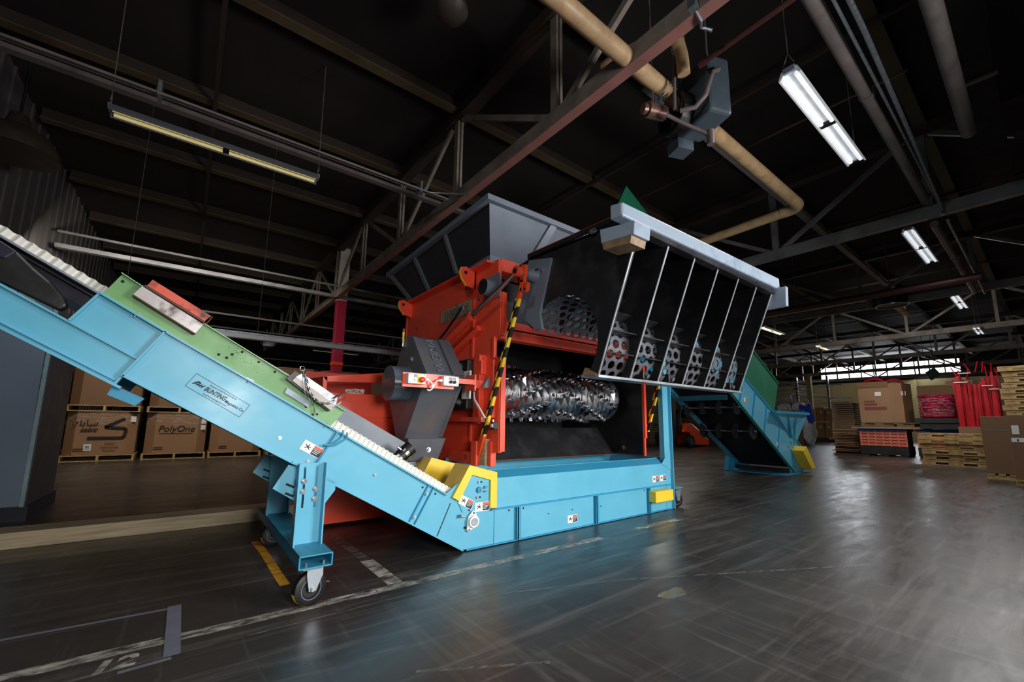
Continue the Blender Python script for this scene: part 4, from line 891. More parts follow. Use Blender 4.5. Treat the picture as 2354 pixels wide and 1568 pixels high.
# hopper
hp_ = obj('hopper', MB(), grey, sr) if False else None
rimA, rimB = (1.95, 5.28, 2.89), (1.95, 2.90, 2.965)
hop = obj('hopper', MB().hull8([(1.99, 2.95, 2.925), (2.02, 2.98, 2.925), (2.02, 5.22, 2.855), (1.99, 5.25, 2.855), (1.99, 2.95, 2.93), (2.02, 2.98, 2.93), (2.02, 5.22, 2.86), (1.99, 5.25, 2.86)])
          .add([(2.00, 2.95, 2.93), (4.42, 2.95, 2.94), (4.22, 3.20, 2.55), (2.19, 3.20, 2.55), (2.00, 2.96, 2.93), (4.42, 2.96, 2.94), (4.22, 3.21, 2.55), (2.19, 3.21, 2.55)], [(0, 3, 2, 1), (4, 5, 6, 7), (0, 1, 5, 4), (1, 2, 6, 5), (2, 3, 7, 6), (3, 0, 4, 7)])
          .add([(4.42, 2.95, 2.94), (4.42, 5.25, 2.88), (4.22, 4.95, 2.47), (4.22, 3.20, 2.55), (4.41, 2.96, 2.94), (4.41, 5.24, 2.88), (4.21, 4.94, 2.47), (4.21, 3.21, 2.55)], [(0, 3, 2, 1), (4, 5, 6, 7), (0, 1, 5, 4), (1, 2, 6, 5), (2, 3, 7, 6), (3, 0, 4, 7)])
          .add([(2.00, 5.25, 2.86), (4.42, 5.25, 2.88), (4.22, 4.95, 2.47), (2.19, 4.95, 2.47), (2.00, 5.24, 2.86), (4.42, 5.24, 2.88), (4.22, 4.94, 2.47), (2.19, 4.94, 2.47)], [(0, 1, 2, 3), (4, 7, 6, 5), (0, 4, 5, 1), (1, 5, 6, 2), (2, 6, 7, 3), (3, 7, 4, 0)]), grey, sr)
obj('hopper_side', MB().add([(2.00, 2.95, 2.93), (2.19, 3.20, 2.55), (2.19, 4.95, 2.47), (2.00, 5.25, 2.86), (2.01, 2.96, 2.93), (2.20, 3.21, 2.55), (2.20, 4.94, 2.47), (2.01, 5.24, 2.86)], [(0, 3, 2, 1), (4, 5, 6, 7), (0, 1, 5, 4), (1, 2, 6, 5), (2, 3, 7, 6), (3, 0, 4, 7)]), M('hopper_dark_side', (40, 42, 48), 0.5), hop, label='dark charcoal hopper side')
obj('hopper_neck', MB().hull8([(2.19, 3.20, 2.40), (4.22, 3.20, 2.40), (4.22, 4.95, 2.38), (2.19, 4.95, 2.38), (2.19, 3.20, 2.55), (4.22, 3.20, 2.55), (4.22, 4.95, 2.47), (2.19, 4.95, 2.47)]), grey, hop)
def bar8(n, p, q, w_, h, m, par, up=(0, 0, 1)): return obj(n, MB().beam(p, q, w_, h, up), m, par)
bar8('rim_rail', (1.975, 2.90, 2.945), (1.975, 5.30, 2.87), 0.05, 0.055, grey, hop)
bar8('rim_rail', (1.95, 2.925, 2.945), (4.48, 2.925, 2.955), 0.05, 0.055, grey, hop)
bar8('rim_rail', (4.46, 2.90, 2.955), (4.46, 5.30, 2.88), 0.05, 0.055, grey, hop)
bar8('rim_rail', (1.95, 5.28, 2.87), (4.48, 5.28, 2.88), 0.05, 0.055, grey, hop)
for y0_, y1_, zt, zb_ in ((3.75, 3.80, 2.91, 2.52), (4.50, 4.45, 2.89, 2.49), (5.22, 4.93, 2.86, 2.47)):
    obj('hopper_rib', MB().beam((1.975, y0_, zt), (2.17, y1_, zb_), 0.045, 0.035, up=(1, 0, 0)), greyd, hop)
for x0_, x1_ in ((2.78, 2.66), (3.45, 3.4)): obj('hopper_rib', MB().beam((x0_, 2.93, 2.93), (x1_, 3.19, 2.52), 0.075, 0.03, up=(0, 1, 0)), grey, hop)
# lifting lugs (ears standing out from the plate)
for yl_ in (3.30, 4.75):
    e = [(2.12, 2.20), (2.00, 2.225), (1.945, 2.29), (1.925, 2.35), (1.94, 2.395), (1.985, 2.41), (2.05, 2.385), (2.12, 2.37)]
    lug = obj('lifting_lug', MB().prism(e, xz, yl_, yl_+0.022), red, sr)
    obj('lug_eye', MB().cyl((1.985, yl_-0.001, 2.35), (1.985, yl_+0.001, 2.35), 0.018, 14), blackdeep, lug)
    b = MB()
    for a, c in zip(e[1:4], e[2:5]): b.beam((a[0]-0.003, yl_+0.011, a[1]-0.003), (c[0]-0.003, yl_+0.011, c[1]-0.003), 0.022, 0.006, up=(0, 0, 1))
    obj('yellow_rim', b, yellow, lug)
# hinge bearing, shaft stub and arms
hg = obj('hinge_bearing', MB().cyl((1.985, 3.00, 2.135), (2.10, 3.00, 2.135), 0.072, 28), grey, sr, smooth=True)
obj('bearing_cap', MB().ring((1.980, 3.00, 2.135), (1.988, 3.00, 2.135), 0.07, 0.052, 28).cyl((1.984, 3.0, 2.135), (1.986, 3.0, 2.135), 0.05, 24), black, hg)
obj('bearing_plate', MB().box(2.085, 2.10, 2.89, 3.10, 2.04, 2.26), grey, hg)
cy0, cy1 = Vector((2.03, 3.92, 1.66)), Vector((2.0, 3.20, 1.905)); cyd = (cy1-cy0).normalized()
cyl_ = obj('hydraulic_cylinder', MB().cyl(cy0, cy1, 0.036, 20).cyl(cy1-cyd*0.04, cy1, 0.041, 20), red, sr, smooth=True)
tip = Vector((1.99, 2.52, 2.14))
obj('piston_rod', MB().cyl(cy1, tip, 0.021, 16), chrome, cyl_, smooth=True)
obj('rod_eye', MB().cyl(tip+Vector((-0.02, 0, 0)), tip+Vector((0.03, 0, 0)), 0.042, 20), red, cyl_, smooth=True)
obj('eye_pin', MB().cyl(tip+Vector((-0.024, 0, 0)), tip+Vector((0.04, 0, 0)), 0.022, 16), black, cyl_, smooth=True)
obj('support_pipe', MB().cyl((2.07, 3.72, 1.60), (2.07, 3.18, 1.80), 0.028, 14), red, cyl_, smooth=True)
ho = obj('hydraulic_hose', MB().tube([(2.04, 4.15, 1.62), (2.02, 4.0, 1.68), (2.0, 3.85, 1.76), (1.98, 3.65, 1.83), (1.97, 3.45, 1.93), (1.98, 3.34, 2.02)], 0.011, 8), black, sr, smooth=True)
for p in ((2.0, 3.82, 1.76), (1.985, 3.34, 2.03)): obj('hose_fitting', MB().cyl(Vector(p)+Vector((0, -0.02, -0.05)), Vector(p)+Vector((0, 0.0, 0.02)), 0.014, 10).cyl(Vector(p), Vector(p)+Vector((0, -0.03, 0.012)), 0.016, 8), zinc, ho)
obj('shaft_stub', MB().cyl(tip+Vector((0.03, 0, 0)), tip+Vector((0.18, 0.0, 0.01)), 0.034, 18).cyl(tip+Vector((0.10, 0, 0.0)), tip+Vector((0.19, 0, 0.01)), 0.034, 18, 0.07), grey, sr, smooth=True)
obj('shaft_pin', MB().box(2.13, 2.27, 2.42, 2.46, 2.155, 2.175), chrome, sr)
# nameplate with outlined lettering
np_ = obj('nameplate', MB().hull8([(2.088, 3.97, 1.98), (2.088, 3.355, 1.985), (2.10, 3.355, 1.985), (2.10, 3.97, 1.98), (2.088, 3.97, 2.115), (2.088, 3.355, 2.12), (2.10, 3.355, 2.12), (2.10, 3.97, 2.115)]), M('nameplate_steel', (178, 168, 142), 0.4, metal=0.3), sr)
text('printed_word', 'weima', 0.215, (2.0865, 3.665, 2.055), (0, -1, 0), (0, 0, 1), ink, np_, shear=0.30, stretch=0.92, bold=0.004)
text('printed_word', 'weima', 0.215, (2.0855, 3.665, 2.055), (0, -1, 0), (0, 0, 1), bpy.data.materials['nameplate_steel'], np_, shear=0.30, stretch=0.92, bold=-0.0015)
obj('round_mark', MB().cyl((2.098, 3.24, 2.09), (2.0995, 3.24, 2.09), 0.016, 18), M('blue_dot', (60, 60, 160), 0.5), sr)
obj('round_mark', MB().cyl((2.098, 4.60, 2.04), (2.0995, 4.60, 2.04), 0.016, 18), bpy.data.materials['blue_dot'], sr)
# plate details
obj('rivet_plate', MB().box(2.07, 2.10, 2.94, 3.30, 0.98, 1.48), red, sp)
for p in ((2.10, 2.95, 1.41), (2.07, 3.10, 1.40), (2.07, 3.10, 1.02)): obj('bolt', bolt(MB(), p, (-1, 0, 0), 0.020, 0.014), zinc, sp)
bb_ = obj('bearing_block', MB().box(1.95, 2.07, 3.17, 3.40, 1.05, 1.50), black, sr, bevel=0.012)
for z in (1.44, 1.12): obj('block_bolt', bolt(MB(), (1.95, 3.29, z), (-1, 0, 0), 0.034, 0.03), zinc, bb_)
obj('block_stop', MB().box(2.03, 2.10, 3.10, 3.13, 1.44, 1.54).box(2.02, 2.10, 3.05, 3.08, 1.36, 1.48).box(2.02, 2.10, 3.08, 3.17, 0.98, 1.52).box(2.03, 2.10, 3.10, 3.13, 0.93, 1.03), red, sp)
pf = obj('perforated_guard', MB().box(1.925, 1.94, 3.08, 3.21, 1.14, 1.385), white, sr)
b = MB()
for a in range(4):
    for c in range(22): b.box(1.9235, 1.9245, 3.095+0.011*a, 3.101+0.011*a, 1.155+0.0098*c, 1.161+0.0098*c)
obj('perforations', b, inkbrown, pf, kind='stuff')
tg = obj('switch_bracket', MB().hull8([(2.0, 3.21, 1.235), (2.0, 2.99, 1.235), (2.10, 2.99, 1.235), (2.10, 3.21, 1.235), (2.07, 3.20, 1.25), (2.07, 2.99, 1.34), (2.10, 2.99, 1.34), (2.10, 3.20, 1.25)]), grey, sr)
obj('cable_channel', MB().box(1.99, 2.03, 2.99, 3.65, 0.945, 0.985), redd, sr)
for k in range(3): obj('cable', MB().tube([(1.97, 3.08, 1.20), (1.95, 3.04, 1.12+0.01*k), (1.96, 2.95-0.006*k, 1.03), (1.98, 2.93-0.008*k, 0.98), (2.0, 2.97, 0.955), (2.01, 3.02, 0.96)], 0.006, 8), white if k else greyl, sr, smooth=True)
# control arm with two boxes
ca = obj('control_arm', MB().box(1.235, 1.665, 2.90, 2.912, 1.195, 1.300), red, sr)
obj('arm_tube', MB().box(1.66, 1.86, 2.89, 2.925, 1.245, 1.285), red, ca)
obj('arm_plate', MB().box(1.86, 1.875, 2.90, 3.05, 1.20, 1.33).box(1.875, 2.07, 3.03, 3.06, 1.23, 1.30), red, ca)
for i, (xa, xb) in enumerate(((1.255, 1.395), (1.545, 1.68))):
    cbx = obj('control_box', MB().box(xa, xb, 2.845, 2.90, 1.215, 1.292), white, sr, bevel=0.006)
    if i == 0:
        obj('stop_plate', MB().box(xa+0.072, xa+0.108, 2.842, 2.846, 1.222, 1.287), yellow, cbx)
        obj('emergency_button', MB().lathe((xa+0.102, 2.845, 1.246), (0, -1, 0), [(0, 0.012), (0.018, 0.012), (0.02, 0.021), (0.034, 0.019), (0.038, 0.01)], 20), M('button_red', (214, 40, 40), 0.35), cbx, smooth=True)
        obj('button_label', MB().box(xa+0.045, xa+0.068, 2.842, 2.846, 1.262, 1.285), greyl, cbx)
        obj('push_button', MB().cyl((xa+0.058, 2.845, 1.246), (xa+0.058, 2.836, 1.246), 0.012, 16), white, cbx)
    else:
        for k in range(2):
            xx = xa+0.058+0.033*k
            obj('switch_label', MB().box(xx-0.013, xx+0.013, 2.842, 2.846, 1.262, 1.282), greyl, cbx)
            obj('rotary_switch', MB().cyl((xx, 2.845, 1.246), (xx, 2.830, 1.246), 0.012, 14).box(xx-0.003, xx+0.003, 2.822, 2.83, 1.234, 1.258), black, cbx)
    obj('cable_gland', MB().cyl((xb if i == 0 else xa, 2.87, 1.255), ((xb+0.03) if i == 0 else (xa-0.03), 2.87, 1.255), 0.012, 12), white, cbx)
    b = MB()
    for xx in (xa+0.012, xb-0.012):
        for zz in (1.225, 1.282): b.cyl((xx, 2.8445, zz), (xx, 2.8435, zz), 0.003, 8)
    obj('box_screws', b, black, cbx)
obj('control_cable', MB().tube([(1.42, 2.87, 1.255), (1.445, 2.865, 1.24), (1.46, 2.86, 1.215), (1.455, 2.86, 1.185), (1.435, 2.865, 1.172), (1.42, 2.87, 1.18)], 0.006, 8).tube([(1.515, 2.87, 1.255), (1.49, 2.865, 1.245), (1.475, 2.86, 1.22), (1.46, 2.86, 1.19)], 0.006, 8), white, ca, smooth=True)
# drive guard (faceted casting) and gearbox drum
gpf = [(3.47, 1.70), (3.36, 1.665), (3.07, 1.325), (3.10, 1.25), (3.42, 0.80), (3.40, 0.665), (3.62, 0.665), (3.62, 0.81), (3.80, 1.12), (3.82, 1.30), (3.66, 1.47), (3.54, 1.68)]
dg_ = obj('drive_guard', MB().prism(gpf, yz, 1.50, 1.85), greyd, sr, bevel=0.008)
def slope_box(n, x0, x1, out, m, yz0=(3.36, 1.665), yz1=(3.07, 1.325), par=dg_):
    a = Vector((0, yz0[0], yz0[1])); c = Vector((0, yz1[0], yz1[1])); d = (c-a).normalized(); nn = Vector((0, -abs(d.z), abs(d.y)))
    if nn.y > 0: nn = -nn
    ps_ = []
    for o_ in (-0.004, out):
        for x, p in ((x0, a), (x1, a), (x1, c), (x0, c)): ps_.append(p+nn*o_+Vector((x, 0, 0)))
    return obj(n, MB().hull8(ps_), m, par, bevel=0.005)
slope_box('guard_band', 1.745, 1.86, 0.022, greyd)
slope_box('guard_band', 1.50, 1.545, 0.012, greyd)
slope_box('guard_band', 1.50, 1.53, 0.010, greyd, (3.10, 1.25), (3.42, 0.80))
slope_box('guard_band', 1.825, 1.86, 0.012, greyd, (3.10, 1.25), (3.42, 0.80))
a = Vector((0, 3.36, 1.665)); c = Vector((0, 3.07, 1.325)); dd = (a-c).normalized(); nn = Vector((0, -dd.z, dd.y))
mid = Vector((1.655, 0, 0))+(a+c)/2+nn*0.004
text('embossed_word', 'WEIMA', 0.115, mid, dd, Vector((-1, 0, 0)), greyd, dg_, ext=0.005, bold=0.001, shear=0.25, stretch=1.15)
text('embossed_word', 'WEIMA', 0.115, mid+nn*0.006+Vector((0.004, 0, 0)), dd, Vector((-1, 0, 0)), greyl, dg_, ext=0.0003, bold=-0.003, shear=0.25, stretch=1.15)
obj('guard_foot', MB().hull8([(1.52, 3.37, 0.60), (1.80, 3.37, 0.60), (1.80, 3.66, 0.60), (1.52, 3.66, 0.60), (1.50, 3.35, 0.80), (1.87, 3.35, 0.80), (1.87, 3.66, 0.80), (1.50, 3.66, 0.80)]), M('foot_dark_grey', (66, 70, 78), 0.4, var=0.15), dg_, bevel=0.012)
obj('bolt', bolt(MB(), (1.70, 3.36, 0.70), (0, -1, 0), 0.022, 0.018), zinc, dg_)
obj('bolt', bolt(MB(), (1.50, 3.34, 1.47), (-1, 0, 0), 0.02, 0.012), greyl, dg_)
gd = obj('gearbox_drum', MB().cyl((1.345, 3.46, 1.262), (1.50, 3.46, 1.262), 0.150, 48).cyl((1.485, 3.46, 1.262), (1.50, 3.46, 1.262), 0.158, 48), M('drum_grey', (92, 106, 120), 0.33, var=0.05), sr, smooth=True)
sg = obj('sight_glass', MB().cyl((1.49, 3.53, 1.63), (1.49, 3.53, 1.74), 0.010, 12), yellowt, sr, smooth=True)
obj('glass_fitting', MB().cyl((1.49, 3.53, 1.735), (1.49, 3.53, 1.765), 0.014, 12).tube([(1.49, 3.53, 1.64), (1.49, 3.53, 1.60), (1.50, 3.49, 1.59)], 0.012, 10), chrome, sg, smooth=True)
# foot frame, posts, wood
obj('foot_rail', MB().box(2.03, 2.10, 3.20, 3.78, 0.575, 0.68), redd, sr, bevel=0.004)
b = MB(); 
for k in range(4): b.beam((2.029, 3.30+0.018*math.cos(R_(45+90*k))-0.018, 0.63+0.018*math.sin(R_(45+90*k))), (2.029, 3.282+0.018*math.cos(R_(100+90*k)), 0.63+0.018*math.sin(R_(100+90*k))), 0.002, 0.008)
obj('stencil_mark', b, black, sr)
obj('latch_post', MB().box(2.02, 2.07, 3.10, 3.19, 0.57, 0.78), red, sr, bevel=0.004)
obj('latch_post', MB().box(2.08, 2.12, 2.965, 3.01, 0.57, 0.78), red, sr, bevel=0.004)
obj('wood_packer', MB().box(2.06, 2.11, 3.02, 3.10, 0.575, 0.80), wood, sr)
sw = obj('limit_switch', MB().box(2.05, 2.10, 2.89, 2.93, 0.885, 0.945), black, sr, bevel=0.004)
obj('switch_head', MB().cyl((2.06, 2.91, 0.945), (2.06, 2.91, 0.965), 0.008, 10).box(2.045, 2.05, 2.895, 2.925, 0.90, 0.93), white, sw)
# striped safety bars
def striped(p0, p1, par, n_=7):
    p0 = Vector(p0); p1 = Vector(p1); d = (p1-p0); L = d.length; d.normalize()
    sb2 = obj('safety_bar', MB().beam(p0, p1, 0.028, 0.044, up=(0, 1, 0)), yellow, par)
    sd = Vector((1, 0, 0)); wd = d.cross(Vector((-1, 0, 0))).normalized()
    st = MB(); seg = L/n_
    for k in range(n_):
        o_ = p0+d*(seg*k+seg*0.05)
        for (fa, fb, face) in ((-0.023, 0.023, -1),):
            l0 = seg*0.0; sl = 0.028
            a_ = [o_+wd*0.0+d*0.012, o_+wd*0.023+d*0.02, o_+wd*0.023+d*(seg*0.98), o_+d*(seg*0.88)] if k % 2 == 0 else [o_+wd*(-0.023)-d*0.0, o_+wd*0.0+d*0.012, o_+d*(seg*0.9), o_-wd*0.023+d*(seg*0.80)]
            a_ = [o_+wd*0.001+d*0.0, o_+wd*0.0235+d*0.03, o_+wd*0.0235+d*(seg*0.52+0.03), o_+wd*0.001+d*(seg*0.52)]
            c_ = [o_-wd*0.0235+d*(seg*0.5-0.03), o_+wd*0.001+d*seg*0.5, o_+wd*0.001+d*seg*1.0, o_-wd*0.0235+d*(seg*1.0-0.03)]
            for q in (a_, c_): st.hull8([p+sd*-0.0152 for p in q]+[p+sd*0.0152 for p in q])
    obj('black_stripes', st, black, sb2)
    return sb2
s1 = striped((2.05, 2.57, 1.94), (2.05, 3.035, 0.83), sr)
obj('bar_fork', MB().beam((2.05, 2.495, 2.20), (2.05, 2.52, 2.06), 0.03, 0.05).beam((2.05, 2.515, 2.08), (2.05, 2.54, 1.99), 0.03, 0.035).beam((2.05, 2.54, 2.0), (2.05, 2.47, 1.985), 0.03, 0.03).beam((2.05, 2.475, 1.98), (2.05, 2.46, 2.045), 0.03, 0.035).beam((2.05, 2.545, 1.99), (2.05, 2.575, 1.93), 0.03, 0.03), forko, s1)
obj('bar_tip', MB().beam((2.05, 3.035, 0.83), (2.05, 3.10, 0.67), 0.032, 0.048, up=(0, 1, 0)), forko, s1)
s2_ = striped((4.335, 2.74, 1.62), (4.335, 2.98, 0.86), sr, 4)
# hydraulic tank and tray at left
tk = obj('hydraulic_tank', MB().box(1.03, 1.70, 4.05, 4.86, 0.03, 0.98), red, sr, bevel=0.004)
obj('tank_top', MB().box(0.98, 1.67, 4.05, 4.86, 0.98, 1.19), red, tk)
b = MB()
def fq(pts_, y=4.05, th=0.02): b.prism(pts_, xz, y, y+th)
fq([(0.965, 1.19), (1.00, 1.19), (1.00, 1.335), (0.965, 1.335)]); fq([(1.00, 1.29), (1.58, 1.315), (1.58, 1.42), (0.965, 1.335)]) ; fq([(1.55, 1.19), (1.60, 1.19), (1.60, 1.42), (1.55, 1.41)])
obj('tray_frame', b, red, tk)
obj('tray_side', MB().prism([(4.07, 1.19), (4.07, 1.335), (4.75, 1.36), (4.75, 1.33), (4.2, 1.25), (4.2, 1.19)], yz, 0.965, 0.985), redd, tk)
obj('tray_back', MB().box(0.965, 1.67, 4.80, 4.82, 1.19, 1.45), redd, tk)
obj('tray_flange', MB().box(1.60, 1.66, 4.04, 4.06, 1.19, 1.44), red, tk)
for z in (1.22, 1.31, 1.40): obj('bolt', bolt(MB(), (1.635, 4.04, z), (0, -1, 0), 0.014, 0.012), zinc, tk)
obj('tank_ledge', MB().box(0.98, 1.66, 4.040, 4.05, 0.975, 0.985), red, tk)
obj('cable_coil', MB().tube([(1.30+0.07*math.cos(t_)*(1+0.1*math.sin(3*t_)), 4.2+0.06*math.sin(t_*0.9), 1.22+0.02*math.sin(t_*1.7)) for t_ in [k*0.4 for k in range(70)]], 0.006, 6), white, tk, smooth=True)
# screen swung open
scn = obj('screen_frame', MB(), steelb, sr) if False else None
cy_, cz_, rr_ = 2.25, 1.54, 0.375
def arc(r, a0, a1, n_): return [(cy_+r*math.cos(R_(a0+(a1-a0)*k/n_)), cz_+r*math.sin(R_(a0+(a1-a0)*k/n_))) for k in range(n_+1)]
end_prof = [(2.56, 2.335), (1.53, 2.29), (1.51, 2.21), (1.875, 1.27), (1.99, 1.285)]+arc(rr_, 222, 28, 30)+[(2.67, 1.80), (2.80, 2.30)]
rib_prof = [(2.56, 2.30), (1.53, 2.29), (1.51, 2.21), (1.875, 1.27), (1.95, 1.275)]+arc(rr_+0.012, 222, 28, 30)+[(2.60, 1.80)]
sc0 = obj('screen_end_plate', MB().prism(end_prof, yz, 2.195, 2.215), steelb, sr)
obj('swing_arm', MB().prism([(2.59, 2.30), (2.32, 2.24), (2.46, 1.81), (2.43, 1.68), (2.52, 1.70), (2.66, 1.80), (2.72, 1.94), (2.70, 2.16)], yz, 2.175, 2.20), grey, sc0)
obj('plate_edge', MB().beam((2.193, 1.515, 2.20), (2.193, 1.872, 1.275), 0.012, 0.008, up=(0, 1, 0)), edge, sc0)
obj('wear_tip', MB().hull8([(2.17, 1.88, 1.262), (2.23, 1.88, 1.262), (2.23, 2.0, 1.278), (2.17, 2.0, 1.278), (2.18, 1.89, 1.285), (2.22, 1.89, 1.285), (2.22, 1.985, 1.33), (2.18, 1.985, 1.33)]), bracketm, sc0)
ribx = [2.54, 2.885, 3.235, 3.585, 3.93]
for x in ribx:
    rb = obj('screen_rib', MB().prism(rib_prof, yz, x-0.008, x+0.008), steelb, sr)
    obj('rib_edge', MB().beam((x, 1.513, 2.20), (x, 1.873, 1.275), 0.017, 0.006, up=(0, 1, 0)), edge, rb)
sc1 = obj('screen_end_plate', MB().prism(end_prof, yz, 4.245, 4.265), steelb, sr)
obj('plate_edge', MB().beam((4.255, 1.513, 2.20), (4.255, 1.873, 1.275), 0.021, 0.006, up=(0, 1, 0)), edge, sc1)
obj('screen_roof', MB().hull8([(2.195, 1.55, 2.27), (4.265, 1.55, 2.27), (4.265, 2.6, 2.31), (2.195, 2.6, 2.31), (2.195, 1.55, 2.285), (4.265, 1.55, 2.285), (4.265, 2.6, 2.325), (2.195, 2.6, 2.325)]), steelb, sr)
obj('roof_edge', MB().beam((2.19, 1.56, 2.325), (2.19, 2.62, 2.345), 0.02, 0.035), steelb, sr)
obj('orange_seal', MB().beam((2.185, 1.66, 2.345), (2.185, 2.62, 2.365), 0.006, 0.006).beam((2.26, 1.56, 2.335), (4.25, 1.56, 2.365), 0.006, 0.008), forko, sr)
obj('bottom_bar', MB().hull8([(2.18, 1.862, 1.255), (4.27, 1.862, 1.255), (4.27, 2.02, 1.262), (2.18, 2.02, 1.262), (2.18, 1.862, 1.272), (4.27, 1.862, 1.272), (4.27, 2.02, 1.282), (2.18, 2.02, 1.282)]), edge, sr)
# perforated sheet (quads with octagonal holes around an arc)
def perf(r, a0, a1, x0, x1, nx, na):
    b = MB(); dx = (x1-x0)/nx; da = (a1-a0)/na
    for j in range(na):
        for i in range(nx):
            offx = dx/2 if j % 2 else 0
            xc = x0+dx*(i+0.5)+offx-dx/4; ac = a0+da*(j+0.5)
            xa, xb = xc-dx/2, xc+dx/2; n0 = len(b.v)
            hr = 0.037; harc = math.copysign(math.degrees(0.034/r), da)
            out_ = [(xa, ac-da/2), (xc, ac-da/2), (xb, ac-da/2), (xb, ac), (xb, ac+da/2), (xc, ac+da/2), (xa, ac+da/2), (xa, ac)]
            ins = [(xc+hr*math.cos(R_(225+45*k)), ac+harc*math.sin(R_(225+45*k))) for k in range(8)]
            for x, a_ in out_+ins: b.v.append((min(max(x, x0), x1), cy_+r*math.cos(R_(a_)), cz_+r*math.sin(R_(a_))))
            for k in range(8): b.f.append((n0+k, n0+(k+1) % 8, n0+8+(k+1) % 8, n0+8+k))
    return b
pfm = perf(rr_+0.004, 226, 26, 2.215, 4.245, 21, 17)
ps_o = obj('perforated_screen', pfm, steelp, sr, kind='stuff')
sol = ps_o.modifiers.new('s', 'SOLIDIFY'); sol.thickness = 0.010; sol.offset = -1
# slats across the front in each bay
xb_ = [2.205]+ribx+[4.255]
for (ya, za) in ((1.885, 1.86), (1.825, 1.725), (1.79, 1.58), (1.825, 1.43)):
    dv = Vector((cy_-ya, cz_-za)).normalized()
    for k in range(6):
        obj('slat', MB().beam((xb_[k]+0.01, ya+dv.x*0.05, za+dv.y*0.05), (xb_[k+1]-0.01, ya+dv.x*0.05, za+dv.y*0.05), 0.008, 0.10, up=(0, dv.x, dv.y)), steelb, sr)
        
for k in (1, 2, 5):
    x = xb_[k]+0.20
    ab = obj('adjuster_block', MB().box(x, x+0.07, 1.90, 1.99, 1.285, 1.35), black, sr, bevel=0.006)
    obj('adjuster_screw', MB().cyl((x+0.035, 1.88, 1.305), (x+0.035, 1.93, 1.33), 0.016, 10), zinc, ab)
# top beam of the screen with end caps
tbm = obj('top_beam', MB().hull8([(1.97, 1.475, 2.19), (4.33, 1.475, 2.215), (4.33, 1.57, 2.22), (1.97, 1.57, 2.195), (1.97, 1.475, 2.28), (4.33, 1.475, 2.325), (4.33, 1.57, 2.33), (1.97, 1.57, 2.295)]), greyl, sr, bevel=0.012)
obj('beam_cap', MB().hull8([(1.97, 1.40, 2.045), (2.13, 1.40, 2.045), (2.13, 1.645, 2.07), (1.97, 1.645, 2.07), (1.97, 1.39, 2.125), (2.13, 1.39, 2.125), (2.13, 1.655, 2.165), (1.97, 1.655, 2.165)]), greyl, tbm, bevel=0.006)
obj('cap_pad', MB().hull8([(1.975, 1.43, 2.00), (2.12, 1.43, 2.00), (2.12, 1.63, 2.025), (1.975, 1.63, 2.025), (1.975, 1.42, 2.045), (2.12, 1.42, 2.045), (2.12, 1.64, 2.07), (1.975, 1.64, 2.07)]), bracketm, tbm)
obj('beam_cap', MB().hull8([(4.27, 1.42, 2.04), (4.33, 1.42, 2.04), (4.33, 1.60, 2.04), (4.27, 1.60, 2.04), (4.27, 1.41, 2.22), (4.33, 1.41, 2.22), (4.33, 1.60, 2.22), (4.27, 1.60, 2.22)]), greyl, tbm)
obj('beam_lip', MB().box(2.16, 4.30, 1.50, 1.56, 2.165, 2.195), steelb, tbm)
obj('hose_fitting', MB().tube([(2.17, 1.86, 2.30), (2.17, 1.90, 2.30)], 0.02, 8), zinc, tbm)

# ------------------------------------------------------------ infeed conveyor behind (blue sides, green cover)
iv = thing('infeed_conveyor', 'blue and green infeed conveyor rising from the floor behind the screen, black underside with discs', 'conveyor', (9.5, 3.9, 0))
npl = [(9.78, 0.0), (10.28, 0.0), (10.30, 0.48), (10.20, 0.55), (4.75, 3.62), (4.75, 3.05)]
npl = [(9.75, 0.02), (10.28, 0.02), (10.30, 0.48), (7.85, 1.76), (4.7, 3.55), (4.7, 2.98), (7.15, 1.55)]
obj('side_panel', MB().prism(npl, xz, 3.35, 3.37), blue, iv)
obj('side_panel', MB().prism(npl, xz, 4.40, 4.42), bluef, iv)
obj('bottom_flange', MB().beam((9.75, 3.34, 0.03), (7.15, 3.34, 1.56), 0.02, 0.02).beam((9.78, 4.42, 0.03), (7.15, 4.42, 1.56), 0.04, 0.03), dgreen, iv)
obj('side_rail', MB().beam((10.30, 3.34, 0.48), (7.85, 3.34, 1.76), 0.02, 0.03), bluef, iv)
obj('underside_pan', MB().prism([(9.72, 0.12), (9.78, 0.16), (4.75, 3.22), (4.7, 3.12)], xz, 3.37, 4.40), blackdeep, iv)
obj('inner_flange', MB().beam((9.72, 4.36, 0.06), (7.15, 4.36, 1.52), 0.10, 0.01), bluef, iv)
for x in (7.55, 8.0, 8.45, 9.0, 9.65):
    zt = 1.76-(x-7.85)*0.522; zb_ = max(0.05, (9.75-x)*0.588)
    obj('panel_rib', MB().beam((x, 3.34, zb_+0.02), (x+0.22, 3.34, zt-0.12), 0.02, 0.02), bluef, iv)
gcv = obj('green_cover', MB().prism([(9.38, 1.77), (9.10, 1.20), (7.85, 1.76), (4.70, 3.50), (4.45, 3.97), (4.62, 4.27)], xz, 3.38, 3.40), dgreen, iv)
obj('green_cover', MB().prism([(9.38, 1.77), (9.10, 1.20), (7.85, 1.76), (7.0, 2.23), (7.0, 3.0)], xz, 4.38, 4.40), dgreen, iv)
obj('cover_top', MB().prism([(9.38, 1.77), (7.0, 3.0), (7.0, 3.02), (9.40, 1.79)], xz, 3.36, 4.42), dgreen, iv)
obj('base_plate', MB().box(9.15, 10.42, 3.28, 4.5, 0.0, 0.015), bluef, iv)
obj('leg_plate', MB().prism([(9.05, 0.015), (9.35, 0.015), (9.35, 0.2), (9.15, 0.3)], xz, 4.32, 4.40), bluef, iv)
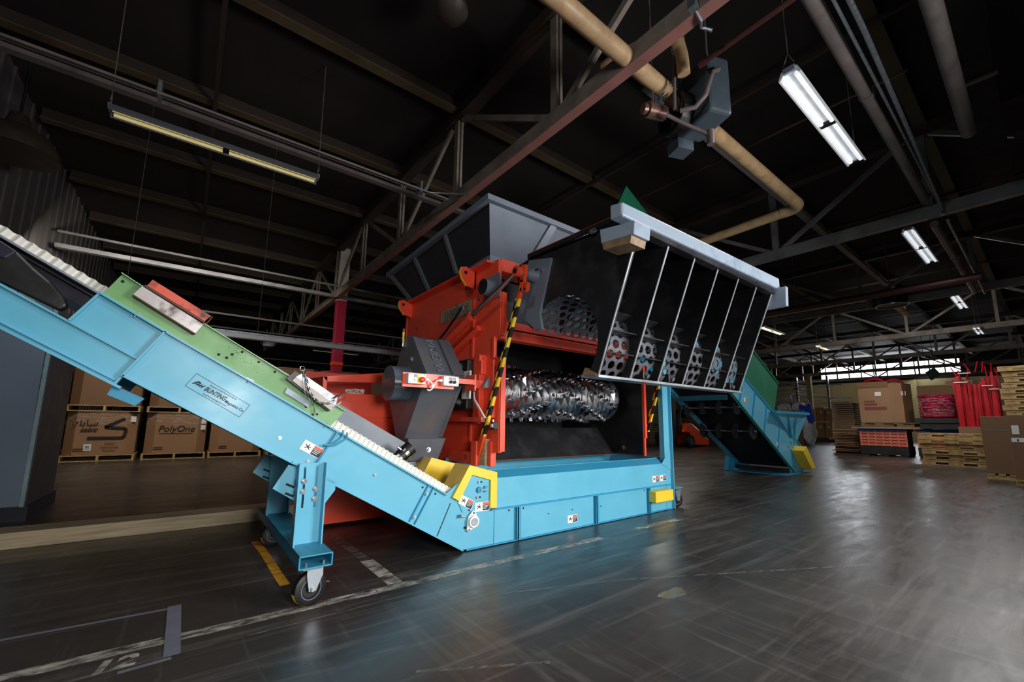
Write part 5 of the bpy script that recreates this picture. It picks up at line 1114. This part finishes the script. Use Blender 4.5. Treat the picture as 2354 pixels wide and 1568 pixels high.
obj('cross_member', MB().box(7.30, 7.38, 3.45, 4.40, 1.37, 1.46), M('shaded_teal', (30, 92, 112), 0.5), iv)  # blue darkened to paint in the shade of the raised screen
obj('cross_member', MB().box(9.55, 9.60, 3.37, 4.40, 0.02, 0.10), steelb, iv)
for (x, z, r) in ((8.20, 0.835, 0.145), (7.62, 1.255, 0.13)):
    axl = obj('roller_axle', MB().cyl((x, 3.36, z), (x, 4.41, z), 0.016, 10), zinc, iv)
    for y in (3.42, 3.72, 4.03, 4.34): obj('disc_roller', MB().cyl((x, y-0.012, z), (x, y+0.012, z), r, 28).cyl((x, y-0.03, z), (x, y+0.03, z), 0.035, 12), steelpd, axl, smooth=True)
hq = obj('feed_hopper', MB().hull8([(9.62, 3.34, 0.80), (9.98, 3.34, 0.60), (9.98, 4.38, 0.60), (9.62, 4.38, 0.80), (8.75, 3.22, 1.19), (10.40, 3.22, 1.21), (10.40, 4.5, 1.21), (8.75, 4.5, 1.19)]), blue, iv)
for xt, xb2 in ((9.35, 9.72), (9.75, 9.86)): obj('hopper_rib', MB().beam((xt, 3.235, 1.15), (xb2, 3.335, 0.72), 0.03, 0.03), bluef, hq)
obj('hopper_rim', MB().box(8.72, 10.42, 3.20, 3.24, 1.17, 1.22), bluef, hq)
obj('tail_guard', MB().hull8([(10.10, 3.14, 0.08), (10.32, 3.14, 0.10), (10.32, 3.35, 0.10), (10.10, 3.35, 0.08), (9.68, 3.14, 0.46), (9.90, 3.14, 0.54), (9.90, 3.35, 0.54), (9.68, 3.35, 0.46)]), yellow, iv, bevel=0.01)
obj('tension_screw', MB().cyl((9.55, 3.30, 0.62), (9.75, 3.30, 0.5), 0.012, 8), chrome, iv)
for p in ((7.75, 1.35), (9.0, 0.56)):
    st_ = obj('warning_sticker', MB().box(p[0], p[0]+0.12, 3.343, 3.349, p[1], p[1]+0.07), white, iv); obj('sticker_header', MB().box(p[0]+0.06, p[0]+0.115, 3.341, 3.343, p[1]+0.005, p[1]+0.06), orange_l, st_)

# ------------------------------------------------------------ forklift
fl = thing('forklift', 'orange forklift parked behind the blue end post, black mast', 'forklift', (16.6, 9.7, 0))
obj('counterweight', MB().prism([(16.75, 0.10), (18.1, 0.05), (18.05, 0.30), (17.5, 0.62), (16.75, 0.98), (16.42, 0.98), (16.12, 0.70), (16.1, 0.62), (16.6, 0.58), (16.8, 0.3)], xz, 9.35, 10.3), forko, fl, bevel=0.04)
obj('seat', MB().box(16.75, 17.2, 9.55, 10.1, 1.2, 1.55), black, fl, bevel=0.04)
for x, r in ((16.43, 0.26), (17.75, 0.22)):
    for y in ((9.22, 10.25) if x < 17 else (9.45, 10.0)):
        wh = obj('wheel', MB().lathe((x, y, r), (0, 1, 0), [(0.03, r*0.6), (0, r*0.7), (0, r*0.92), (0.02, r), (0.18, r), (0.2, r*0.9), (0.2, 0.02)], 28), black, fl, smooth=True)
        obj('hub', MB().cyl((x, y+0.01, r), (x, y+0.1, r), r*0.58, 20), steelp, wh)
for y in (9.42, 10.0):
    obj('mast_rail', MB().box(15.45, 15.58, y, y+0.10, 0.05, 2.2), steelb, fl); obj('mast_rail', MB().box(15.62, 15.72, y+0.02, y+0.10, 0.1, 2.15), steelb, fl)
    obj('fork', MB().box(14.3, 15.3, y+0.02, y+0.12, 0.05, 0.09).box(15.25, 15.32, y+0.02, y+0.12, 0.05, 0.6), black, fl)
obj('lift_cylinder', MB().cyl((15.6, 9.78, 0.2), (15.6, 9.78, 2.0), 0.04, 12), zinc, fl)
obj('carriage', MB().box(15.32, 15.42, 9.3, 10.2, 0.35, 0.45).box(15.32, 15.42, 9.3, 10.2, 0.85, 0.95), steelb, fl)
obj('dash_panel', MB().box(15.95, 16.15, 9.45, 10.2, 0.6, 1.35), black, fl, bevel=0.03)
obj('steering_wheel', MB().tube([(16.32+0.12*math.cos(k*0.4), 9.8+0.16*math.sin(k*0.4), 1.42+0.05*math.cos(k*0.4)) for k in range(17)], 0.015, 6), black, fl)
for x, x2 in ((16.0, 16.25), (17.5, 17.4)):
    for y in (9.45, 10.2): obj('guard_post', MB().beam((x, y, 1.2), (x2, y, 2.2), 0.06, 0.06), black, fl)
obj('overhead_guard', MB().box(16.2, 17.5, 9.4, 10.25, 2.18, 2.23), black, fl)

# ------------------------------------------------------------ stored goods at the right
def crate(x, y0, y1, label, d=1.0, full=True):
    c = thing('plastic_crate', label, 'crate', (x+0.5, (y0+y1)/2, 0))
    for a in (y0+0.02, (y0+y1)/2-0.1, y1-0.22): obj('foot', MB().box(x+0.02, x+d, a, a+0.2, 0, 0.14), black, c)
    obj('base_deck', MB().box(x, x+d, y0, y1, 0.05, 0.32), black, c)
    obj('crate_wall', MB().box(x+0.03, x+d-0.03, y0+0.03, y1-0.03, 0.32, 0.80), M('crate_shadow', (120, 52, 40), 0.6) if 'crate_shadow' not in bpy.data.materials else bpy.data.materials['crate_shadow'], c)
    for k in range(5): obj('crate_slat', MB().box(x, x+0.03, y0+0.01, y1-0.01, 0.33+0.097*k, 0.40+0.097*k), crateo, c)
    for k in range(7):
        a = y0+(y1-y0)*k/6.4; obj('crate_post', MB().box(x-0.02, x+0.03, a, a+0.04, 0.32, 0.81), crateo, c)
    obj('crate_rim', MB().box(x-0.04, x+d, y0-0.02, y1+0.02, 0.80, 0.88), crateb, c)
    return c
crate(18.15, 3.0, 4.2, 'orange slatted crate with blue rim beneath the big open carton')
crate(18.15, 1.35, 2.78, 'second orange crate with blue rim, behind the low pallet stack')
obj_sheet = obj('cardboard_sheet', MB().box(18.0, 19.3, 2.55, 4.35, 0.88, 0.94), card)
tag(obj_sheet, 'flat cardboard sheet lying on the left crate', 'cardboard')
def xp(name, label, x, y, z, m, L=1.0, Wd=1.22, group=None):   # pallet whose long front faces -X
    t = thing(name, label, 'pallet', (x, y, z), group)
    for a in (0, Wd/2-0.02, Wd-0.04):
        obj('block', MB().box(x, x+L, y+a, y+a+0.04, z+0.02, z+0.10), m, t)
    for k in range(5): obj('deck_board', MB().box(x+k*(L-0.1)/4, x+k*(L-0.1)/4+0.1, y, y+Wd, z+0.10, z+0.122), m, t)
    obj('notched_stringer', MB().box(x-0.002, x+0.04, y+0.02, y+0.25, z+0.02, z+0.10).box(x-0.002, x+0.04, y+0.48, y+0.74, z+0.02, z+0.10).box(x-0.002, x+0.04, y+Wd-0.25, y+Wd-0.02, z+0.02, z+0.10).box(x-0.002, x+0.04, y+0.02, y+Wd-0.02, z+0.075, z+0.10), m, t)
    for k in range(2): obj('bottom_board', MB().box(x+k*(L-0.1), x+k*(L-0.1)+0.1, y, y+Wd, z, z+0.02), m, t)
    return t
nm = ['bottom', 'second', 'third', 'fourth', 'fifth', 'top']
base_p = None
for k in range(6):
    dx_, dy_ = random.uniform(-0.04, 0.04), random.uniform(-0.04, 0.04)
    lb = 'light wood pallet, %s of the low stack in front of the crate' % nm[k] if k in (0, 5) else 'light wood pallet, %s from the floor in the low stack' % nm[k]
    if k == 0: base_p = xp('wooden_pallet', lb, 15.3, 1.08, 0, pinew, group='pallets in the low stack')
    else: dup(base_p, (15.3+dx_, 1.08+dy_, 0.136*k), 0, lb)
nms = ['lowest', 'second', 'third', 'fourth', 'fifth', 'sixth', 'seventh', 'eighth', 'ninth', 'tenth', 'eleventh', 'twelfth', 'thirteenth', 'fourteenth', 'fifteenth', 'sixteenth', 'seventeenth', 'topmost']
tp = None
for k in range(18):
    lb = 'pallet in the tall stack at the right edge, %s %s' % (nms[k], 'from the floor' if k < 17 else 'of all')
    if k == 0: tp = xp('wooden_pallet', lb, 16.2, -0.42, 0, pinew, group='pallets in the tall stack')
    else: dup(tp, (16.2+random.uniform(-0.05, 0.05), -0.42+random.uniform(-0.05, 0.05), 0.139*k), 0, lb)
# big open carton on a pallet on the crate
xp('wooden_pallet', 'pallet under the big open brown carton', 18.15, 2.80, 0.95, pined)
cg = thing('carton', 'big brown carton with red print on a pallet above the crate', 'box', (18.7, 3.6, 1.1))
obj('carton_body', MB().prism([(18.2, 4.12), (18.2, 3.33), (18.32, 3.02), (19.0, 2.9), (19.2, 4.12)], xy, 1.09, 2.36), card, cg)
obj('carton_flap', MB().box(18.17, 18.2, 3.33, 4.14, 2.25, 2.42), cardd, cg)
obj('print_block', MB().box(18.185, 18.195, 3.42, 3.98, 1.50, 1.60).box(18.185, 18.195, 3.65, 3.98, 1.66, 1.72).box(18.185, 18.195, 3.70, 3.98, 1.76, 1.80), M('red_brown_print', (126, 66, 54), 0.7), cg)
obj('paper_label', MB().box(18.185, 18.195, 3.52, 3.68, 1.96, 2.09), white, cg)
for k in range(2): obj('paper_label', MB().hull8([(18.30+0.18*k, 3.05-0.03*k, 1.96), (18.34+0.18*k, 3.0-0.03*k, 1.96), (18.345+0.18*k, 3.0-0.03*k, 1.96), (18.305+0.18*k, 3.05-0.03*k, 1.96), (18.30+0.18*k, 3.05-0.03*k, 2.1), (18.34+0.18*k, 3.0-0.03*k, 2.1), (18.345+0.18*k, 3.0-0.03*k, 2.1), (18.305+0.18*k, 3.05-0.03*k, 2.1)]), white, cg)
for i, (yy, rr) in enumerate(((3.75, 0.3), (3.25, 0.22))):
    h_ = obj('hose_loop', MB().tube([(18.6, yy+rr*math.cos(R_(a_)), 2.32+rr*0.8*math.sin(R_(a_))) for a_ in range(0, 181, 15)], 0.05, 8), hosem, smooth=True)
    tag(h_, ['red hose loop sticking out of the big carton, left one', 'smaller red hose loop sticking out of the big carton'][i], 'hose')
bg = thing('carton', 'wide plain brown carton behind the red hose coils', 'box', (20, 2.2, 0))
obj('carton_body', MB().box(19.6, 20.6, 1.55, 2.85, 0.9, 2.33), cardd, bg); obj('carton_flap', MB().box(19.58, 19.6, 1.55, 2.15, 2.28, 2.45), card, bg); obj('lower_body', MB().box(19.6, 20.6, 1.55, 2.85, 0.0, 0.9), cardd, bg)
# shrink wrapped hose coils
hc = thing('hose_coil_bundle', 'stack of dark red hose coils in clear wrap', 'hose', (18.1, 2.18, 0.95))
for k in range(8):
    z = 1.28+0.085*k
    b = MB(); cx_ = 18.1+random.uniform(-0.03, 0.03); cyy = 2.17+random.uniform(-0.03, 0.03)
    b.tube([(cx_+0.42*math.cos(2*math.pi*j/24), cyy+0.42*math.sin(2*math.pi*j/24), z) for j in range(25)], 0.047, 8); obj('hose_coil', b, hosem, hc, smooth=True)
obj('clear_wrap', MB().lathe((18.1, 2.17, 1.24), (0, 0, 1), [(0, 0.46), (0.3, 0.485), (0.55, 0.478), (0.66, 0.44)], 24), wrapm, hc, smooth=True)
obj('black_tray', MB().box(17.65, 18.6, 1.6, 2.7, 1.08, 1.22).box(17.7, 18.5, 1.7, 2.6, 0.9, 1.08), black, hc)
# bundles of red tubes standing upright
rb0 = thing('red_tube_bundle', 'upright bundle of bright red plastic tubes tied with white straps', 'tubes', (17.4, 1.35, 1.0))
for k in range(46):
    y = 0.93+0.80*((k*0.618) % 1.0); x = 17.2+0.35*random.random(); top = 2.05+0.35*abs((y-1.3))/0.4*random.uniform(0.5, 1.1)+random.uniform(-0.05, 0.15)
    lean = random.uniform(-0.10, 0.10)
    obj('red_tube', MB().beam((x, y, 0.98), (x, y+lean*0.5, min(top, 2.62)), 0.05+0.02*random.random(), 0.05), redplastic, rb0)
for k in range(9):
    y = 0.90+0.095*k+random.uniform(-0.02, 0.02); z = 2.2+random.uniform(0, 0.3)
    obj('tube_tip', MB().cyl((17.3, y, z), (17.3, y+random.uniform(-0.08, 0.12), z+0.3), 0.014, 6), redplastic, rb0)
for (y0_, y1_, z) in ((1.45, 1.72, 2.2), (1.0, 1.2, 2.08), (0.9, 1.08, 1.98), (1.38, 1.62, 2.45)): obj('white_strap', MB().box(17.15, 17.19, y0_, y1_, z, z+0.02), white, rb0)
tag(obj('brown_carton', MB().box(17.1, 17.9, 0.85, 1.75, 0, 0.98), cardd), 'brown carton carrying the red tube bundles', 'box')
# cardboard stacks and boxes
fs_ = thing('flat_carton_stack', 'low uneven stack of flattened cartons left of the orange crate', 'cardboard', (19.4, 4.85, 0))
for k in range(14):
    z = 0.06+0.058*k; obj('flat_carton', MB().box(19+random.uniform(-0.08, 0.05), 20.2, 4.38+random.uniform(0, 0.05), 5.22+random.uniform(-0.12, 0.10), z, z+0.03), card if k % 2 else cardd, fs_)
obj('stack_base', MB().box(19.1, 20.1, 4.42, 5.15, 0, 0.06), black, fs_)
ts_ = thing('tray_stack', 'tall stack of thin brown trays behind the flattened cartons', 'trays', (21.4, 5.3, 0))
for k in range(22):
    z = 0.10+0.082*k; obj('brown_tray', MB().box(21+random.uniform(-0.02, 0.02), 21.9, 4.95+random.uniform(-0.02, 0.02), 5.66+random.uniform(-0.02, 0.02), z, z+0.055), cardd, ts_)
obj('stack_base', MB().box(21, 21.9, 4.95, 5.66, 0, 0.1), pined, ts_)
for i, (y0_, y1_, z0, z1) in enumerate(((8.48, 8.92, 1.2, 2.03), (8.10, 8.44, 1.2, 1.98), (8.56, 8.98, 0.28, 1.16), (8.14, 8.5, 0.28, 1.16))):
    t_ = thing('far_carton', ['far light carton, upper left of four by the wall', 'far light carton, upper right of four by the wall', 'far light carton, lower left of four by the wall', 'far light carton, lower right of four by the wall'][i], 'box', (30.4, (y0_+y1_)/2, z0))
    obj('carton_body', MB().box(30, 30.8, y0_, y1_, z0, z1), M('pale_cardboard', (204, 158, 104), 0.7) if i == 0 else bpy.data.materials['pale_cardboard'], t_, bevel=0.01); obj('paper_label', MB().box(29.98, 30.0, y0_+0.1, y0_+0.22, z1-0.35, z1-0.2), white, t_)
tag(obj('pallet_base', MB().box(29.9, 30.9, 8.05, 9.0, 0.0, 0.26), pined), 'wooden base under the four far light cartons', 'pallet')
def bag(n, c, s_, m, label, cat):
    b = MB(); vs = []; fs = []; nu, nv = 14, 9
    for i in range(nv+1):
        th = math.pi*i/nv
        for j in range(nu):
            ph = 2*math.pi*j/nu; k = 1+0.12*math.sin(3*ph+2*i)*math.sin(th)+0.07*math.sin(5*ph-i)
            vs.append((c[0]+s_[0]*k*math.sin(th)*math.cos(ph), c[1]+s_[1]*k*math.sin(th)*math.sin(ph), c[2]+s_[2]*math.cos(th)))
    for i in range(nv):
        for j in range(nu): fs.append((i*nu+j, i*nu+(j+1) % nu, (i+1)*nu+(j+1) % nu, (i+1)*nu+j))
    b.add(vs, fs); o = obj(n, b, m, smooth=True); tag(o, label, cat); return o
bag('wrapped_bag', (24, 7.45, 0.75), (0.5, 0.27, 0.74), M('white_film', (225, 230, 236), 0.3, var=0.15, scale=6), 'big white plastic wrapped bag standing on the floor behind the blue hopper', 'bag')
bag('wrapped_bag', (24, 7.85, 1.85), (0.4, 0.30, 0.28), bpy.data.materials['white_film'], 'white wrapped bag on top beside the blue plastic sheet', 'bag')
bag('wrapped_bag', (24, 8.5, 1.8), (0.4, 0.30, 0.26), bpy.data.materials['white_film'], 'leftmost white wrapped bag above the blue hopper', 'bag')
tag(obj('brown_carton', MB().box(23.7, 24.5, 7.62, 8.9, 0, 1.56), cardd), 'brown carton block under the white bags behind the blue hopper', 'box')
bpz = thing('blue_plastic_chute', 'bright blue plastic chute hanging beside the white bags', 'plastic', (24, 7.3, 1.5))
obj('chute_sheet', MB().prism([(7.62, 1.95), (7.30, 1.88), (7.26, 1.98), (7.14, 1.95), (7.05, 1.15), (7.28, 1.10), (7.36, 1.6), (7.62, 1.75)], yz, 23.5, 23.56), bluep, bpz)
obj('chute_spike', MB().prism([(7.18, 1.9), (7.25, 1.9), (7.23, 2.15)], yz, 23.5, 23.54).prism([(7.9, 1.95), (7.97, 1.95), (7.95, 2.4)], yz, 23.5, 23.54), bluep, bpz)
# silver ducts and hoses heaped by the far wall
b = MB()
for k in range(16):
    y = 9.3+random.uniform(0, 3.4); z = 2.4+0.11*k
    b.tube([(34+random.uniform(-0.5, 0.5), y-1.3, z+random.uniform(-0.15, 0.15)), (34, y, z+0.1), (34, y+1.6, z-0.05)], 0.035, 6)
fsr = thing('silver_tube_rack', 'rack of pale silvery tubes near the far wall left of the beige column', 'rack', (34, 10.5, 0))
obj('tubes', b, M('silver_tubes', (200, 204, 206), 0.35, metal=0.2), fsr, smooth=True, kind='stuff')
for y in (9.2, 11.0, 12.8): obj('rack_post', MB().box(33.9, 34.1, y, y+0.1, 0, 4.3), pipegrey, fsr)
# boxes at lower right
for i, (x0_, x1_, y0_, y1_, z0, z1, m, lb) in enumerate((
        (12.2, 13.0, 0.45, 0.95, 0.10, 1.17, cardd, 'brown carton on a pallet right of the low pallet stack'),
        (11.2, 11.9, -0.2, 0.56, 0.10, 1.18, cardd, 'dark brown carton with a pale label at the right edge'))):
    t_ = thing('carton', lb, 'box', ((x0_+x1_)/2, (y0_+y1_)/2, 0))
    obj('carton_body', MB().box(x0_, x1_, y0_, y1_, z0, z1), m, t_, bevel=0.01)
    obj('carton_tape', MB().box(x0_-0.004, x0_, y0_+0.02, y1_-0.02, 0.9 if i == 0 else 0.72, 0.915 if i == 0 else 0.79), zinc if i == 0 else white, t_)
    if i: obj('printed_block', MB().box(x0_-0.006, x0_-0.001, 0.44, 0.52, 0.85, 1.0), white, t_); obj('label_mark', MB().box(x0_-0.008, x0_-0.005, 0.46, 0.48, 0.74, 0.77), ink, t_)
    pr = thing('wooden_pallet', ['pallet under the brown carton right of the low stack', 'pallet under the labelled carton at the right edge'][i], 'pallet', (x0_, y0_, 0))
    for k in range(4): obj('deck_board', MB().box(x0_-0.05, x1_, y0_+k*(y1_-y0_-0.1)/3, y0_+k*(y1_-y0_-0.1)/3+0.09, 0.07, 0.10), pinew, pr)
    for k in range(3): obj('stringer', MB().box(x0_-0.04+k*0.36, x0_+k*0.36, y0_, y1_, 0.0, 0.07), pinew, pr)
sgn = thing('green_sign', 'tilted dark green square sign hanging before the bright windows', 'sign', (25, 3.05, 3.2))
obj('sign_board', MB().prism([(3.31, 3.27), (3.02, 3.48), (2.82, 3.13), (3.16, 2.92)], yz, 25.0, 25.03), M('sign_green', (28, 66, 50), 0.6), sgn)
obj('sign_chain', MB().cyl((25, 3.02, 3.46), (25, 3.02, 5.4), 0.01, 6).cyl((25, 3.30, 3.25), (25, 3.30, 5.4), 0.01, 6), pipegrey, sgn)
fan = thing('ceiling_fan_drum', 'dark round fan housing hanging under the third truss', 'fan', (10.6, 1.9, 3.9))
obj('housing', MB().cyl((12.2, 2.0, 3.62), (12.2, 2.0, 3.86), 0.28, 28), black, fan, smooth=True)
obj('guard_ring', MB().ring((12.2, 2.0, 3.60), (12.2, 2.0, 3.62), 0.29, 0.26, 28), zinc, fan)
obj('motor', MB().cyl((12.15, 2.35, 3.6), (12.15, 2.35, 3.85), 0.07, 14), pipegrey, fan, smooth=True)
obj('hanger_rod', MB().cyl((12.2, 2.0, 3.86), (12.2, 2.0, 5.4), 0.012, 8), pipegrey, fan)
